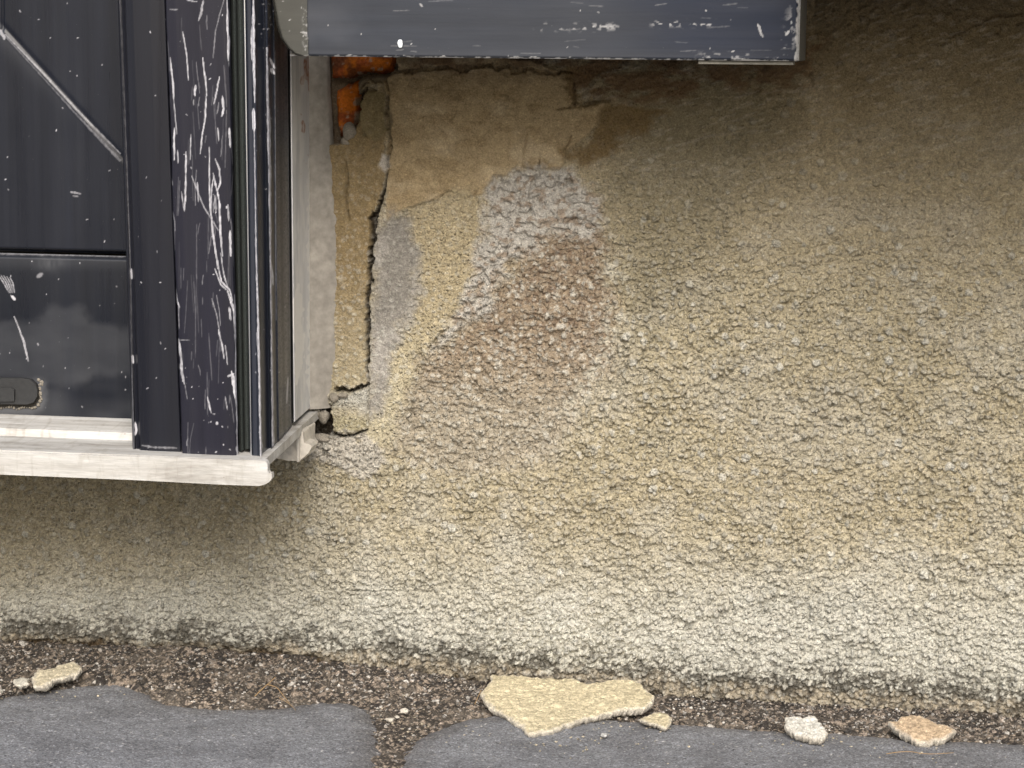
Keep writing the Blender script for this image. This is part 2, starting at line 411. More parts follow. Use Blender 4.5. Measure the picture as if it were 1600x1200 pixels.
crack([(566, 205), (572, 214)], 3, 4)
crack([(541, 250), (543, 275), (541, 310), (544, 345)], 2.5, 4)
crack([(826, 202), (822, 232), (818, 260)], 1.5, 2.4, 3); crack([(846, 245), (842, 268), (833, 284), (828, 306), (826, 334)], 2.0, 3.0, 4)
crack([(818, 260), (832, 265), (843, 270)], 2, 2.5); crack([(745, 298), (740, 312)], 3, 3)
crack([(868, 172), (885, 168), (902, 167), (930, 160), (955, 157)], [2, 4, 4, 3, 2], 5)
crack([(896, 130), (897, 165)], 4, 5); crack([(884, 232), (888, 222), (893, 212)], 3, 4)
crack([(864, 285), (878, 290), (892, 282), (884, 278)], 6, 4, 4)
crack([(862, 350), (900, 342), (930, 352)], 2.5, 3, 4); crack([(670, 545), (690, 520), (702, 512)], 3, 4, 2)
crack([(780, 706), (796, 684), (812, 660)], 2, 2.6, 2); crack([(745, 487), (765, 474)], 4, 4, 2)
crack([(735, 440), (765, 416), (800, 408)], 2.2, 3.0, 4); crack([(640, 330), (668, 318), (700, 303), (744, 307)], 2.0, 2.0, 4)
crack([(600, 118), (620, 112), (700, 106), (800, 104), (890, 118)], [8, 6, 5, 5, 6], 5, 6)
crack([(1268, 112), (1272, 135)], 4, 3, 2); crack([(1180, 600), (1240, 590)], 2, 1.5, 5)
crack([(1480, 60), (1540, 30), (1600, 24)], [3, 4, 4], 3, 6)
for k in range(26):                                        # short hairline breaks in the render
    x0, y0 = random.uniform(980, 1600), random.uniform(230, 1000); a = random.uniform(-.45, .35)
    L = random.uniform(18, 60); crack([(x0, y0), (x0+L*.5*math.cos(a), y0+L*.5*math.sin(a)), (x0+L*math.cos(a+.3), y0+L*math.sin(a+.3))], 1.8, 1.4, 4, k)
for k in range(22):                                        # fine crazing of the smooth coat
    x0, y0 = random.uniform(625, 880), random.uniform(120, 300); a = random.uniform(-.6, 1.9); L = random.uniform(8, 32)
    crack([(x0, y0), (x0+L*.5*math.cos(a), y0+L*.5*math.sin(a)), (x0+L*math.cos(a+.5), y0+L*math.sin(a+.5))], 1.3, 1.3, 4, k)
for k in range(12):
    x0, y0 = random.uniform(0, 600), random.uniform(880, 985); L = random.uniform(40, 110)
    crack([(x0, y0), (x0+L*.5, y0-random.uniform(-3, 9)), (x0+L, y0-random.uniform(-8, 9))], 2.2, 2.2, 5, k)
h = h-ck
# the foot: ragged lip, set back below
lip = sst(-26, -2, fn)*(1-sst(-2, 6, fn))
f1, f2 = sst(-4, 14, fn), sst(-3, 14, fn2)
h = h-1.6*f1-5.0*f2
pos[..., 1] = -h/1000.0
# sideways nudge gives the pebbles undercuts
pos[..., 2] -= (g4*am*.5+g7*.8)/1000*(1-rSm)
pos[..., 0] += w1*.7/1000

# colours of the material, with shade painted into the upper wall
def C(r, g, b): return np.array([r, g, b])
def lerp(a, b, t): return a*(1-t[..., None])+b*t[..., None]
c = np.broadcast_to(C(.46, .395, .265), XX.shape+(3,)).copy()
tone = fbm(U/38, V/30, 201, 4)
c = lerp(c, C(.50, .47, .40), sst(-.1, .28, tone)*.4)
c = lerp(c, C(.39, .36, .28), sst(.05, -.3, tone)*.35)
c = lerp(c, C(.35, .275, .16), fade_hi*.6); c = lerp(c, C(.20, .145, .075), sst(300, 0, py+tone*120)*.68)                # brown staining, plus painted shade deepening towards the top of the wall
c = lerp(c, C(.62, .61, .545), sst(780, 1000, py-.02*(px-800)+tone*90)*.75)
c = lerp(c, C(.48, .415, .285), sst(430, 200, px)*sst(960, 860, py)*.6)
c = lerp(c, C(.215, .185, .115), rOl*.62)
c = lerp(c, C(.62, .56, .47), sst(.06, .25, rid)*.25*(1-rSm))
pale = sst(.40, .85, id7)*sst(.03, .2, g7)
c = lerp(c, C(.62, .60, .53), pale*.75*(1-.8*fade_hi))
c = lerp(c, c*.8+.02, sst(.6, .9, id4)*.5*sst(0, .2, g4)); c = lerp(c, c*1.18, sst(.35, .1, id4)*.6*sst(0, .2, g4))
c = lerp(c, C(.41, .315, .185), rSm); c = lerp(c, C(.49, .39, .25), rSm*sst(0, .25, fbm(U/22, V/16, 211, 5))*.9); c = lerp(c, C(.28, .205, .11), rSm*sst(.02, .25, fbm(U/14, V/9, 215, 5))*.6)
c = lerp(c, C(.445, .37, .235), rYe)
c = lerp(c, C(.58, .52, .37), rYe*sst(450, 650, py)*.7)
c = lerp(c, C(.255, .235, .205), rCe); c = lerp(c, C(.42, .39, .35), rCe*sst(0, .25, fbm(U/15, V/15, 213, 4))*.6+rCe*sst(430, 600, py)*.35)
bc = lerp(np.broadcast_to(C(.32, .245, .17), c.shape), C(.56, .515, .44), sst(-.08, .22, fbm(U/3.4, V/2.8, 221, 4)+.25*(id4-.5)+.3*fbm(U/30, V/30, 222, 3)))
bc = lerp(bc, C(.47, .43, .34), sst(520, 680, py)*.55)
bc = lerp(bc, C(.20, .135, .09), sst(.04, .2, fbm(U/4, V/3.5, 225, 4))*.85*sst(620, 480, py))
c = lerp(c, bc, rBr*.92)
wc = lerp(np.broadcast_to(C(.52, .485, .43), c.shape), C(.345, .27, .20), sst(.0, .2, fbm(U/5, V/4, 231, 5)+.12*sst(320, 420, py)+.1*sst(780, 900, px)-.07)*.85)
c = lerp(c, wc, rWh)
c = lerp(c, C(.62, .58, .47), reg([(950, 405), (988, 420), (975, 500), (940, 570), (905, 655), (878, 640), (930, 540), (948, 470)], 12)*sst(-.1, .15, fbm(U/5, V/5, 251, 4))*.7)
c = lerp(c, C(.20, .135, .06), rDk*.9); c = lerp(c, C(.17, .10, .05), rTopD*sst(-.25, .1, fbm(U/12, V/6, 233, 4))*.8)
c = lerp(c, C(.27, .20, .105), rJa); c = lerp(c, C(.42, .36, .24), rJa*sst(380, 620, py)*.85)
c = lerp(c, C(.24, .19, .10), frag); c = lerp(c, C(.46, .44, .38), blk*sst(650, 620, py)); c = lerp(c, C(.42, .37, .24), blk*sst(640, 660, py))
c = lerp(c, C(.56, .52, .46), blk2*.8)
c = lerp(c, C(.16, .12, .08), hole); c = lerp(c, C(.10, .08, .06), cav)
edge = sst(.05, .4, hole)*(1-sst(.5, 1, hole)); c = lerp(c, C(.5, .44, .36), edge*.6)
whp = reg([(598, 240), (610, 246), (612, 262), (602, 268), (594, 258)], 3, False); c = lerp(c, C(.6, .55, .48), whp)
# soil splash and black algae along the foot
alg = sst(.0, .14, fbm(U/2.6, V/2.0, 241, 3)+.5*fbm(U/16, V/8, 242, 3)+.22*np.exp(-((fn+2)/15)**2)-.03+.06*sst(500, 100, px)*np.exp(-((fn+8)/30)**2))*sst(-60, -10, fn)
c = lerp(c, C(.060, .050, .036), alg*.85*(1-f2))
tan_ = lerp(np.broadcast_to(C(.40, .34, .25), c.shape), C(.12, .10, .075), sst(.0, .18, fbm(U/4, V/4, 243, 4)))
c = lerp(c, tan_, f1*.9); c = lerp(c, C(.10, .07, .04), f2)
c = lerp(c, C(.05, .04, .03), sst(2.5, 8, ck)*.9)
c = lerp(c, C(.62, .60, .53), sst(.12, .45, g4+g3*.7+g6*.5)*.38*(.4+.6*sst(.3, .7, id4))*(1-rSm)*(1-f2)*(1-fade_hi))
c = np.clip(c*np.array([.98, 1.0, 1.015]), .01, .9)
keep = ~((px < 455) & (py < 640)) | (XX < XL-.04) | (ZZ > ZT+.2)
wall = thing('rendered_wall', 'peeling beige roughcast wall base with cracks and bare patches', 'wall', (float(P(800, 600)[0]), 0, 0))
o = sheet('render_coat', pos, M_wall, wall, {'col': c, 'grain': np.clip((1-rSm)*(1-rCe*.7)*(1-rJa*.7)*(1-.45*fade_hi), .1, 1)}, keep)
# masonry core behind the coat
bm = bmesh.new(); bmesh.ops.create_cube(bm, size=1)
for v in bm.verts: v.co = Vector((v.co.x*5.4-.4, v.co.y*.3+.18, v.co.z*2.6+1.3))
solid('masonry_core', bm, M_core, wall)
del pos, c, h, U, V

# bricks and mortar showing in the hole
def rock_plate(name, pts, Y, dep, mat, parent, seed=3, amp=1.6, step=.0011, colf=None, rag=2.0):
    xs = [p[0] for p in pts]; ys = [p[1] for p in pts]
    a, b = P(min(xs)-6, max(ys)+6, Y), P(max(xs)+6, min(ys)-6, Y)
    X, Z = np.meshgrid(np.arange(a[0], b[0], step), np.arange(a[2], b[2], step), indexing='ij')
    q = np.stack([X, np.full_like(X, Y), Z], -1); x, y = pix(q)
    s = polysdf(x+fbm(X*300, Z*300, seed, 3)*rag*2.4, y+fbm(X*300+9, Z*300, seed+1, 3)*rag*2.4, pts)
    hh = fbm(X*140, Z*140, seed+2, 5)*amp+fbm(X*500, Z*500, seed+3, 3)*amp*.5
    q[..., 1] = Y-hh/1000+sst(-7, 0, s)**2*dep*.5+sst(-1, 3, s)*dep
    at = {'col': colf(x, y, X, Z)} if colf else None
    return sheet(name, q, mat, parent, at, s < 6)
def brickcol(x, y, X, Z):
    c_ = np.broadcast_to(np.array([.30, .075, .020]), x.shape+(3,)).copy()
    c_ = lerp(c_, np.array([.50, .14, .014]), sst(-.02, .16, fbm(X*70, Z*70, 8, 4)+.16*sst(575, 595, x)*sst(125, 110, y)))
    c_ = lerp(c_, np.array([.12, .05, .025]), sst(.05, .25, fbm(X*90, Z*90, 18, 4))*.8)
    return lerp(c_, np.array([.40, .33, .24]), sst(.12, .26, fbm(X*260, Z*260, 28, 4)+.10*sst(105, 120, y)*sst(540, 560, x))*.8)
b1 = rock_plate('brick', [(512, 40), (616, 40), (617, 98), (612, 112), (600, 117), (575, 112), (545, 124), (516, 122)], .007, .012, M_brick, wall, 5, 2.6, colf=brickcol)
b2 = rock_plate('brick', [(524, 142), (545, 130), (562, 124), (566, 140), (560, 160), (560, 186), (546, 205), (530, 214), (523, 190)], .006, .012, M_brick, wall, 15, 3.0, colf=brickcol)
M_mort = mineral('old_lime', (.30, .25, .17), bd=.0012)
rock_plate('mortar_bed', [(556, 128), (566, 120), (590, 118), (606, 116), (622, 100), (618, 122), (604, 138), (596, 142), (588, 146), (578, 140), (572, 134), (562, 146), (556, 150)], .004, .012, M_mort, wall, 25, 3.0)
lump('mortar_lump', P(547, 206, .002), (.006, .006, .008), M_smooth, wall, 4)
lump('mortar_lump', P(541, 222, .004), (.005, .005, .004), M_smooth, wall, 9)
lump('mortar_lump', P(506, 650, .001), (.0052, .005, .0062), M_smooth, wall, 11, 3, .5)
lump('mortar_lump', P(492, 644, .0), (.005, .004, .005), M_smooth, wall, 31, 3, .5)
lump('mortar_lump', P(497, 684, .0), (.012, .006, .0038), M_smooth, wall, 12, 3, .5)
lump('mortar_lump', P(522, 622, -.002), (.0042, .004, .0045), M_smooth, wall, 13, 3, .5)
lump('mortar_lump', P(536, 618, -.003), (.0045, .003, .002), M_smooth, wall, 14, 3, .5)

# ------------------------------------------------------------ unseen ledge added above the frame to shade the wall
zl = P(1300, -40, -.2)[2]
lt = thing('shading_ledge', 'unseen grey concrete ledge added above the view to shade the wall', 'ledge', (0.4, 0, float(zl)))
bm = bmesh.new(); bmesh.ops.create_cube(bm, size=1)
for v in bm.verts: v.co = Vector((v.co.x*1.9+P(1250, 0, -.17)[0]+.955, v.co.y*.35-.160, v.co.z*.09+zl+.045))
solid('slab', bm, M_ledge, lt, .004)

# ------------------------------------------------------------ shutter window on the left
win = thing('window_frame', 'black scratched aluminium window frame standing on a weathered white sill', 'window frame', tuple(P(415, 740, -.2)))
YS = -.13
shut = thing('roller_shutter', 'two black shutter slats with diagonal dent, scratches and dust, oval stopper near the bottom', 'roller shutter', tuple(P(60, 655, YS)))
Xleft = P(-420, 600, YS)[0]
def wearset(shape): return np.zeros(shape)
def metal_attrs(shape, colv, wear, dust, dustcol=(.125, .13, .14)):
    cc = np.broadcast_to(np.array(colv, float), shape+(3,)).copy() if not isinstance(colv, np.ndarray) else colv
    return {'col': cc, 'wear': np.clip(wear, 0, 1), 'dust': np.clip(dust, 0, 1), 'dustcol': np.broadcast_to(np.array(dustcol, float), shape+(3,)).copy()}
def grid(x0, x1, z0, z1, Y, step=.0008):
    X, Z = np.meshgrid(np.arange(x0, x1+step, step), np.arange(z0, z1+step*.5, step), indexing='ij')
    q = np.stack([X, np.full_like(X, Y), Z], -1); x, y = pix(q); return X, Z, q, x, y
def flecks(w, x, y, n, x0, x1, y0, y1, seed, smax=3.0):
    r = random.Random(seed)
    for k in range(int(n*.4)):
        a, b = r.uniform(x0, x1), r.uniform(y0, y1); L = r.uniform(.2, smax*1.2); th = r.uniform(0, 3.1)
        stroke(w, x, y, [(a, b), (a+L*math.cos(th), b+L*math.sin(th))], r.uniform(.3, smax*.6)*r.uniform(.3, 1), r.uniform(.15, .8), .8, None, False)
# upper slat
xr = P(204, 300, YS)[0]
z0 = P(60, 394.5, YS)[2]; z1 = P(60, -150, YS)[2]
X, Z, q, x, y = grid(P(-60, 300, YS)[0], xr, z0, z1, YS, .0006)
d = (x-5)*200-(y-50)*182; dd = d/math.hypot(200, 182)      # distance from the diagonal crease
al = sst(-10, 10, x)*1.0
q[..., 1] += -.0006*np.exp(-(dd/3)**2)*al*sst(250, 150, y)+.0005*np.exp(-((dd-6)/4)**2)*al
q[..., 1] += .006*sst(z0+.0035, z0, Z)+.0012*np.sin((Z-z0)*9)+.0016*sst(-30, 4, -np.abs(x-3)*8)*sst(52, 44, y)
w = np.zeros(X.shape); du = np.zeros(X.shape)
stroke(w, x, y, [(8, 54), (70, 118), (120, 172), (187, 240)], [1, 1.2, 1.2, 1.2], .40, .8, 3, False)  # scratched crease, its double highlight painted in through the wear mask
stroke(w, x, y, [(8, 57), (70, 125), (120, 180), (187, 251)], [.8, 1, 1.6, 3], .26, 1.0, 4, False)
stroke(w, x, y, [(0, 50), (6, 58)], 5, .6, 1, 7, False)
du = .30*np.exp(-(np.clip(-dd, 0, 99)/18)**2)*np.where(dd < 5, 1, 0)*sst(210, 60, y)*.6+.03*fbm(X*40, Z*40, 3, 4)+.01
flecks(w, x, y, 46, 0, 190, 0, 390, 3, 2.2)
stroke(w, x, y, [(110, 300), (126, 303)], 2, .4, 1, 3); stroke(w, x, y, [(114, 306), (122, 307)], 2, .3, 1, 3)
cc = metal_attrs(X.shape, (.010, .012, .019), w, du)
stroke(w, x, y, [(51, 190), (50, 300)], 2, .05, 2)
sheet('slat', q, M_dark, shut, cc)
# lower slat
z0 = P(60, 655, YS)[2]; z1b = P(60, 397.5, YS)[2]
X, Z, q, x, y = grid(P(-60, 300, YS)[0], P(210, 500, YS)[0], z0, z1b, YS, .0006)
q[..., 1] += .005*sst(z1b-.004, z1b, Z)**2-.0025*np.sin((Z-z0)*24)
w = np.zeros(X.shape)
for a in range(5): stroke(w, x, y, [(-2+a*4.6, 429+a*1.0), (7+a*3.6, 442), (16+a*2.2, 457)], .9, .6, .6, a, True, .2)
stroke(w, x, y, [(20, 462), (25, 468)], 3, .8); stroke(w, x, y, [(24, 494), (33, 516), (40, 536), (46, 564)], [1, 1.6, 2, 2], .65, .9, 5)
stroke(w, x, y, [(-20, 396), (210, 401)], 2.2, .30, 1.5, 9, False); flecks(w, x, y, 70, 0, 205, 405, 645, 8, 2.0)  # painted highlight along the slat's top edge, then worn flecks
stroke(w, x, y, [(60, 432), (66, 428)], 3, .3, 3)
pd = polysdf(x+fbm(X*90, Z*90, 5, 4)*22, y+fbm(X*90, Z*90, 6, 4)*14, [(-90, 508), (60, 500), (78, 480), (128, 480), (142, 502), (215, 512), (215, 580), (150, 588), (118, 606), (70, 596), (-90, 572)])
du = .20*sst(9, -9, pd)*(.6+.6*fbm(X*40, Z*90, 9, 4)+.3)+.22*sst(560, 640, y)*vn(X*50, Z*120, 10)+.12*sst(428, 404, y)
du += .35*np.exp(-(((x-78)/22)**2+((y-410)/13)**2))*vn(X*500, Z*200, 12)
du += .6*sst(22, 2, np.abs(polysdf(x+fbm(X*200, Z*200, 15, 3)*9, y, [(-80, 590), (45, 590), (58, 603), (58, 628), (45, 634), (-80, 634)])))*sst(600, 625, y+x*.3)
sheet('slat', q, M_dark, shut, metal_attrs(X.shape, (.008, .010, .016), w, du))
# end stopper in the lower slat
extrude('stopper_gap_shade', [P(a, b, YS-.0012) for a, b in [(-50, 586), (38, 587), (51, 590), (60, 598), (63, 609), (62, 622), (55, 634), (42, 638), (-50, 636)]], (0, .004, 0), M_void, shut, .0006)  # shade in the gap round the stopper, put in as a dark plate
sp = extrude('stopper', [P(a, b, YS-.006) for a, b in [(-50, 590), (36, 591), (47, 593), (55, 600), (58, 609), (58, 619), (52, 629), (42, 632), (-50, 631)]], (0, .012, 0), M_rubber, shut, .0012)
extrude('recess', [P(a, b, YS-.0082) for a, b in [(-40, 606), (18, 606), (22, 609), (22, 627), (-40, 629)]], (0, .0015, 0), M_rubber, sp, .0004)
rr = random.Random(5)
for a, b, s in [(63+rr.gauss(0, 1.5)-max(0, b_-622)*.5, b_+rr.gauss(0, 1), rr.uniform(1.2, 3.2)) for b_ in range(594, 638, 3)]+[(a_, 637+rr.gauss(0, 1.2), rr.uniform(.9, 2.2)) for a_ in range(2, 56, 4)]:
    lump('sealant_crumb', P(a, b, YS-.0012), (s*.0006, .0009, s*.0006), M_smooth, sp, int(a+b), 2, .9)
for (a, b) in [(44, 580), (52, 578), (58, 582), (64, 588), (68, 592)]:
    lump('sealant_crumb', P(a, b, YS-.001), (.0012, .0009, .0009), M_rubber, sp, int(a), 2, .8)
extrude('drain_hole', [P(a, b, YS-.0015) for a, b in [(-30, 546), (4, 547), (9, 553), (10, 561), (5, 568), (-30, 572)]], (0, .004, 0), M_void, shut, .0005)

def prof(name, plist, ybot, mat, colv, wfun=None, ystep=.0006, across=.00045, ytop=-150, dust=None, wave=0, raw=False):
    """vertical profile: plist = (px at photo height 700, px at 0, depth)"""
    pts = []
    for (a, b, Y) in plist:
        A, B = P(a, 700, Y), P(b, 0, Y); pts.append((A, B))
    seg = []
    for (A, B), (A2, B2) in zip(pts[:-1], pts[1:]):
        n = max(1, int(math.ceil(np.linalg.norm(A2-A)/across)))
        for k in range(n): t = k/n; seg.append((A+(A2-A)*t, B+(B2-B)*t))
    seg.append(pts[-1])
    A = np.array([s[0] for s in seg]); B = np.array([s[1] for s in seg])
    # bottom height from the photo's outline
    pbx = np.array([pix(a)[0] for a in A]); zb = []
    for a, xx in zip(A, pbx):
        zb.append(P(xx, interp(xx, ybot), a[1])[2])
    zt = P(300, ytop, -.1)[2]
    n = int((zt-min(zb))/ystep); t = np.linspace(0, 1, n)
    Z = np.array(zb)[:, None]*(1-t)+zt*t
    k = (Z-A[:, 2:3])/(B[:, 2:3]-A[:, 2:3])
    q = A[:, None, :]+(B-A)[:, None, :]*k[..., None]; q[..., 2] = Z
    x, y = pix(q)
    if wave: q[..., 0] += wave*fbm(Z*25, Z*0, 4, 3)
    w = np.zeros(x.shape)
    if wfun: wfun(w, x, y)
    du = dust(x, y, q) if dust else np.zeros(x.shape)+.03
    return sheet(name, q, mat, win, None if raw else metal_attrs(x.shape, colv, w, du)), q
def wA(w, x, y):
    stroke(w, x, y, [(188, 0), (203, 400), (209, 705)], 1.2, .16, 1.0, 3, False)
    stroke(w, x, y, [(211, 660), (213, 672), (211, 680)], 3, .8); flecks(w, x, y, 34, 215, 282, 0, 700, 11, 2.2)
    stroke(w, x, y, [(222, 696), (240, 699), (276, 700)], 1.6, .35, 1, 4); flecks(w, x, y, 9, 228, 262, 480, 660, 14, 3.5)
    stroke(w, x, y, [(205, 420), (206, 436)], 2, .6); stroke(w, x, y, [(207, 555), (208, 568)], 2.4, .8)
prof('guide_rail', [(209, 186, -.175), (207, 184, -.196), (208, 185, -.199), (210, 187, -.1995), (213, 190, -.1975), (217, 193, -.1985), (220, 196, -.2022), (232, 207, -.2032), (258, 234, -.2034), (281, 256.5, -.203), (283, 258, -.2022), (283, 258, -.19)],
     [(200, 706), (222, 706), (283, 708)], M_dark, (.008, .009, .015), wA)
def wB(w, x, y):
    for (pts, wd, v) in [
        ([(286, 50), (292, 90), (294, 125)], 1.8, .8), ([(266, 90), (270, 130), (271, 155)], [1.5, 3.5, 2.5], .9), ([(271, 155), (274, 190), (276, 210)], 1.4, .6),
        ([(272, 200), (272, 250)], 3.2, .9), ([(277, 235), (278, 255)], 1.6, .7), ([(317, 90), (321, 130), (323, 150)], [1, 2.6, 2], .95), ([(322, 150), (320, 185), (316, 210), (313, 240)], 2.0, .9),
        ([(343, 120), (338, 145), (334, 162)], 2.6, .9), ([(347, 150), (349, 170), (346, 182)], 4, .9), ([(340, 200), (342, 220)], 2, .8), ([(305, 133), (304, 150)], 4, .8), ([(290, 237), (291, 290), (289, 328)], 2.6, .9), ([(298, 210), (297, 250)], 1.5, .8),
        ([(327, 230), (328, 300), (329, 330)], 2.2, .9), ([(336, 248), (343, 265), (345, 285), (340, 300)], 2.2, .9), ([(333, 270), (338, 290), (344, 320), (345, 360), (348, 400)], 3.0, .95), ([(334, 275), (331, 300), (330, 330), (335, 370), (340, 420)], 2, .8),
        ([(300, 275), (310, 300), (320, 325), (336, 350), (342, 360)], 1.6, .6), ([(336, 306), (338, 330)], 5, .5), ([(318, 0), (315, 20), (311, 32)], [4, 4, 2], .55), ([(350, 0), (343, 25), (337, 50), (333, 90)], 1.4, .35),
        ([(331, 345), (338, 400), (346, 440), (358, 452), (363, 470)], 2.4, .85), ([(336, 420), (345, 445), (357, 455)], 1.8, .8), ([(355, 455), (364, 480), (367, 520)], [4, 5, 3], .9), ([(357, 480), (360, 500)], 5, .7),
        ([(273, 440), (276, 470), (280, 480)], 3.2, .9), ([(279, 530), (283, 560), (284, 580), (288, 600)], [3, 5, 6, 2], .7), ([(341, 515), (347, 540), (350, 560)], 3.4, .8), ([(352, 540), (356, 570)], 2, .6),
        ([(362, 580), (367, 600), (368, 625)], [3, 9, 3], .95), ([(356, 588), (366, 584)], 5, .9), ([(324, 620), (330, 645)], 3, .8), ([(338, 660), (340, 663)], 5, .8), ([(278, 531), (296, 532)], .9, .4),
        ([(352, 620), (355, 640)], 2, .5), ([(266, 15), (278, 15)], 2, .35), ([(292, 0), (308, 3)], 2, .6), ([(309, 285), (311, 315)], 2.4, .7), ([(284, 300), (289, 330)], 1.6, .6), ([(345, 395), (350, 430), (356, 450)], 1.6, .7),
        ([(355, 0), (357, 60), (357, 95)], [3, 5, 4], .95), ([(358, 200), (360, 230)], 4, .8), ([(360, 360), (361, 400)], 4, .9), ([(357, 320), (358, 345)], 3, .6), ([(368, 540), (369, 620), (371, 700)], 2.4, .85), ([(366, 460), (368, 540)], 2.4, .6), ([(371, 695), (371, 716)], 4, .9), ([(287, 716), (330, 719), (370, 719)], 2, .4)]:
        stroke(w, x, y, pts, [t*.6 for t in wd] if isinstance(wd, list) else wd*.6, v*.95, .8, int(pts[0][0]), True, .3)
    r = random.Random(21)
    for k in range(34):
        a, b = r.uniform(262, 362), r.uniform(0, 690); L = r.uniform(6, 55); s = r.uniform(-.12, .16)
        stroke(w, x, y, [(a, b), (a+s*L+r.uniform(-1, 1), b+L*.5), (a+s*L*1.6, b+L)], r.uniform(.3, .8), r.uniform(.12, .4), .8, k)
    for k in range(70):
        a, b = r.uniform(262, 366), r.uniform(0, 700); L = r.uniform(10, 90); s = r.uniform(-.08, .1)
        stroke(w, x, y, [(a, b), (a+s*L, b+L)], r.uniform(.2, .6), r.uniform(.04, .16), 1.0, k)
    for k in range(0):
        a, b = r.uniform(272, 340), r.uniform(440, 680); L = r.uniform(8, 32); stroke(w, x, y, [(a, b), (a+L, b+r.uniform(-2, 3))], .8, .35, .7, k)
    flecks(w, x, y, 60, 270, 362, 0, 700, 22, 2.6); flecks(w, x, y, 40, 280, 365, 560, 710, 23, 1.8)
prof('cover_profile', [(284, 259, -.19), (284, 259, -.2065), (285.5, 260, -.2082), (300, 274, -.2088), (335, 310, -.2092), (364, 350, -.2088), (369, 356, -.2078), (371.5, 358.5, -.205), (373, 360, -.197), (373, 360, -.185)],
     [(280, 719), (372, 720)], M_dark, (.011, .011, .020), wB, wave=.0012)
prof('brush_seal', [(373.5, 360.5, -.192), (376, 363, -.196), (378, 365, -.199), (380.5, 368, -.1955), (382, 370, -.189), (384, 372, -.1955), (387, 375, -.1995), (390, 379, -.1955), (391, 381, -.190)], [(370, 712), (378, 704), (392, 700)], M_brush, None, raw=True)
prof('edge_trim', [(390.3, 379.6, -.190), (390.3, 379.8, -.2045), (391.5, 381, -.2062), (393.2, 383, -.206), (394.2, 384.2, -.2045)], [(388, 712), (396, 714)], M_bright, None, raw=True)
def wC(w, x, y):
    stroke(w, x, y, [(396, 0), (396, 60), (398, 160)], [3, 4, 2], .9, .8, 3); stroke(w, x, y, [(394, 40), (395, 95)], [3, 5], .95, .8, 31); stroke(w, x, y, [(396, 170), (397, 205)], 4, .95)
    stroke(w, x, y, [(397, 200), (400, 400), (405, 560), (408, 714)], [1, 1.4, 2.6, 3.2], .8, .8, 5, False); stroke(w, x, y, [(401, 520), (405, 560), (407, 630)], 3, .7, .8, 6)
    stroke(w, x, y, [(417, 75), (418, 160), (421, 260), (423, 400), (425, 560), (427, 700)], [2.4, 3.4, 3, 1.6, 1.8, 2.6], .75, .9, 4, False)
    stroke(w, x, y, [(421, 170), (422, 325)], 3, .8, .8, 8); stroke(w, x, y, [(422, 400), (427, 445)], [2, 4], .9, .8, 9); stroke(w, x, y, [(422, 92), (428, 105), (431, 106)], 3, .9); stroke(w, x, y, [(423, 108), (430, 116)], [6, 2], .95)
    stroke(w, x, y, [(430, 80), (431, 500)], 1, .25, .8, 3, False); stroke(w, x, y, [(450, 590), (448, 630)], 1.6, .6)
    flecks(w, x, y, 80, 399, 455, 100, 700, 44, 2.6); flecks(w, x, y, 50, 400, 432, 0, 120, 45, 2.6)
prof('frame_profile', [(394.5, 384.5, -.190), (394.5, 384.5, -.205), (396, 386, -.2062), (402, 392, -.206), (405, 394.5, -.2085), (408, 397.5, -.2075), (409, 399, -.203), (410, 400, -.196), (420, 410, -.176), (422, 412.5, -.1745), (424, 414.5, -.178), (427, 417.5, -.176), (428.5, 419.5, -.166), (434, 426, -.150), (436, 428, -.1505), (455, 447, -.092), (456, 449, -.085), (455.5, 448.5, -.06)],
     [(392, 714), (410, 714), (427, 697), (457, 663)], M_dark, (.018, .022, .034), wC, dust=lambda x, y, q: .04+.22*sst(.5, .8, vn(x/1.5, y/2, 5))*sst(425, 436, x))
def wS(w, x, y):
    stroke(w, x, y, [(486, 250), (487, 400), (488, 600), (486, 628)], [5, 9, 13, 9], 1.6, 2.5, 3, False, 2); stroke(w, x, y, [(466, 445), (464, 500), (468, 540), (463, 600)], [8, 14, 12, 5], 1.6, 2.5, 7)
    stroke(w, x, y, [(470, 560), (476, 640)], 6, .4, 3, 8)
def dS(x, y, q): return .6*sst(-.1, .2, fbm(q[..., 1]*90, q[..., 2]*60, 7, 5))
M_grey = metal('grey_sealed_trim', rough=.6, wear=(.78, .78, .76))
so, q = prof('side_trim', [(457, 450, -.06), (459.5, 452.5, -.083), (461, 454, -.083), (475, 471, -.035), (486, 484, -.006), (490, 488, .0), (491, 489, .01)], [(455, 664), (489, 633), (495, 633)], M_grey, None, raw=True)
x, y = pix(q); w = np.zeros(x.shape); wS(w, x, y)
cc = np.broadcast_to(np.array([.60, .61, .62]), x.shape+(3,)).copy()
cc = cc*(1-sst(300, 620, y)*.0)[..., None]
ru = np.zeros(x.shape)
stroke(ru, x, y, [(480, 95), (482, 120), (486, 142)], [9, 9, 3], 1, 2, 3, False, 2); stroke(ru, x, y, [(474, 120), (473, 130)], 4, 1, 1.5, 4, False, 2)
stroke(ru, x, y, [(473, 190), (475, 204)], 5, 1, 1.5, 5, False, 2); flecks(ru, x, y, 30, 468, 488, 100, 300, 46, 2.0)
cc = lerp(cc, np.array([.28, .10, .03]), np.clip(ru, 0, 1))
for k, a in metal_attrs(x.shape, cc, w, dS(x, y, q), (.78, .78, .76)).items():
    a = np.asarray(a, np.float32)
    if a.ndim == 3:
        at = so.data.attributes.new(k, 'FLOAT_COLOR', 'POINT'); at.data.foreach_set('color', np.concatenate([a.reshape(-1, 3), np.ones((a.size//3, 1), np.float32)], 1).ravel())
    else:
        at = so.data.attributes.new(k, 'FLOAT', 'POINT'); at.data.foreach_set('value', a.ravel())
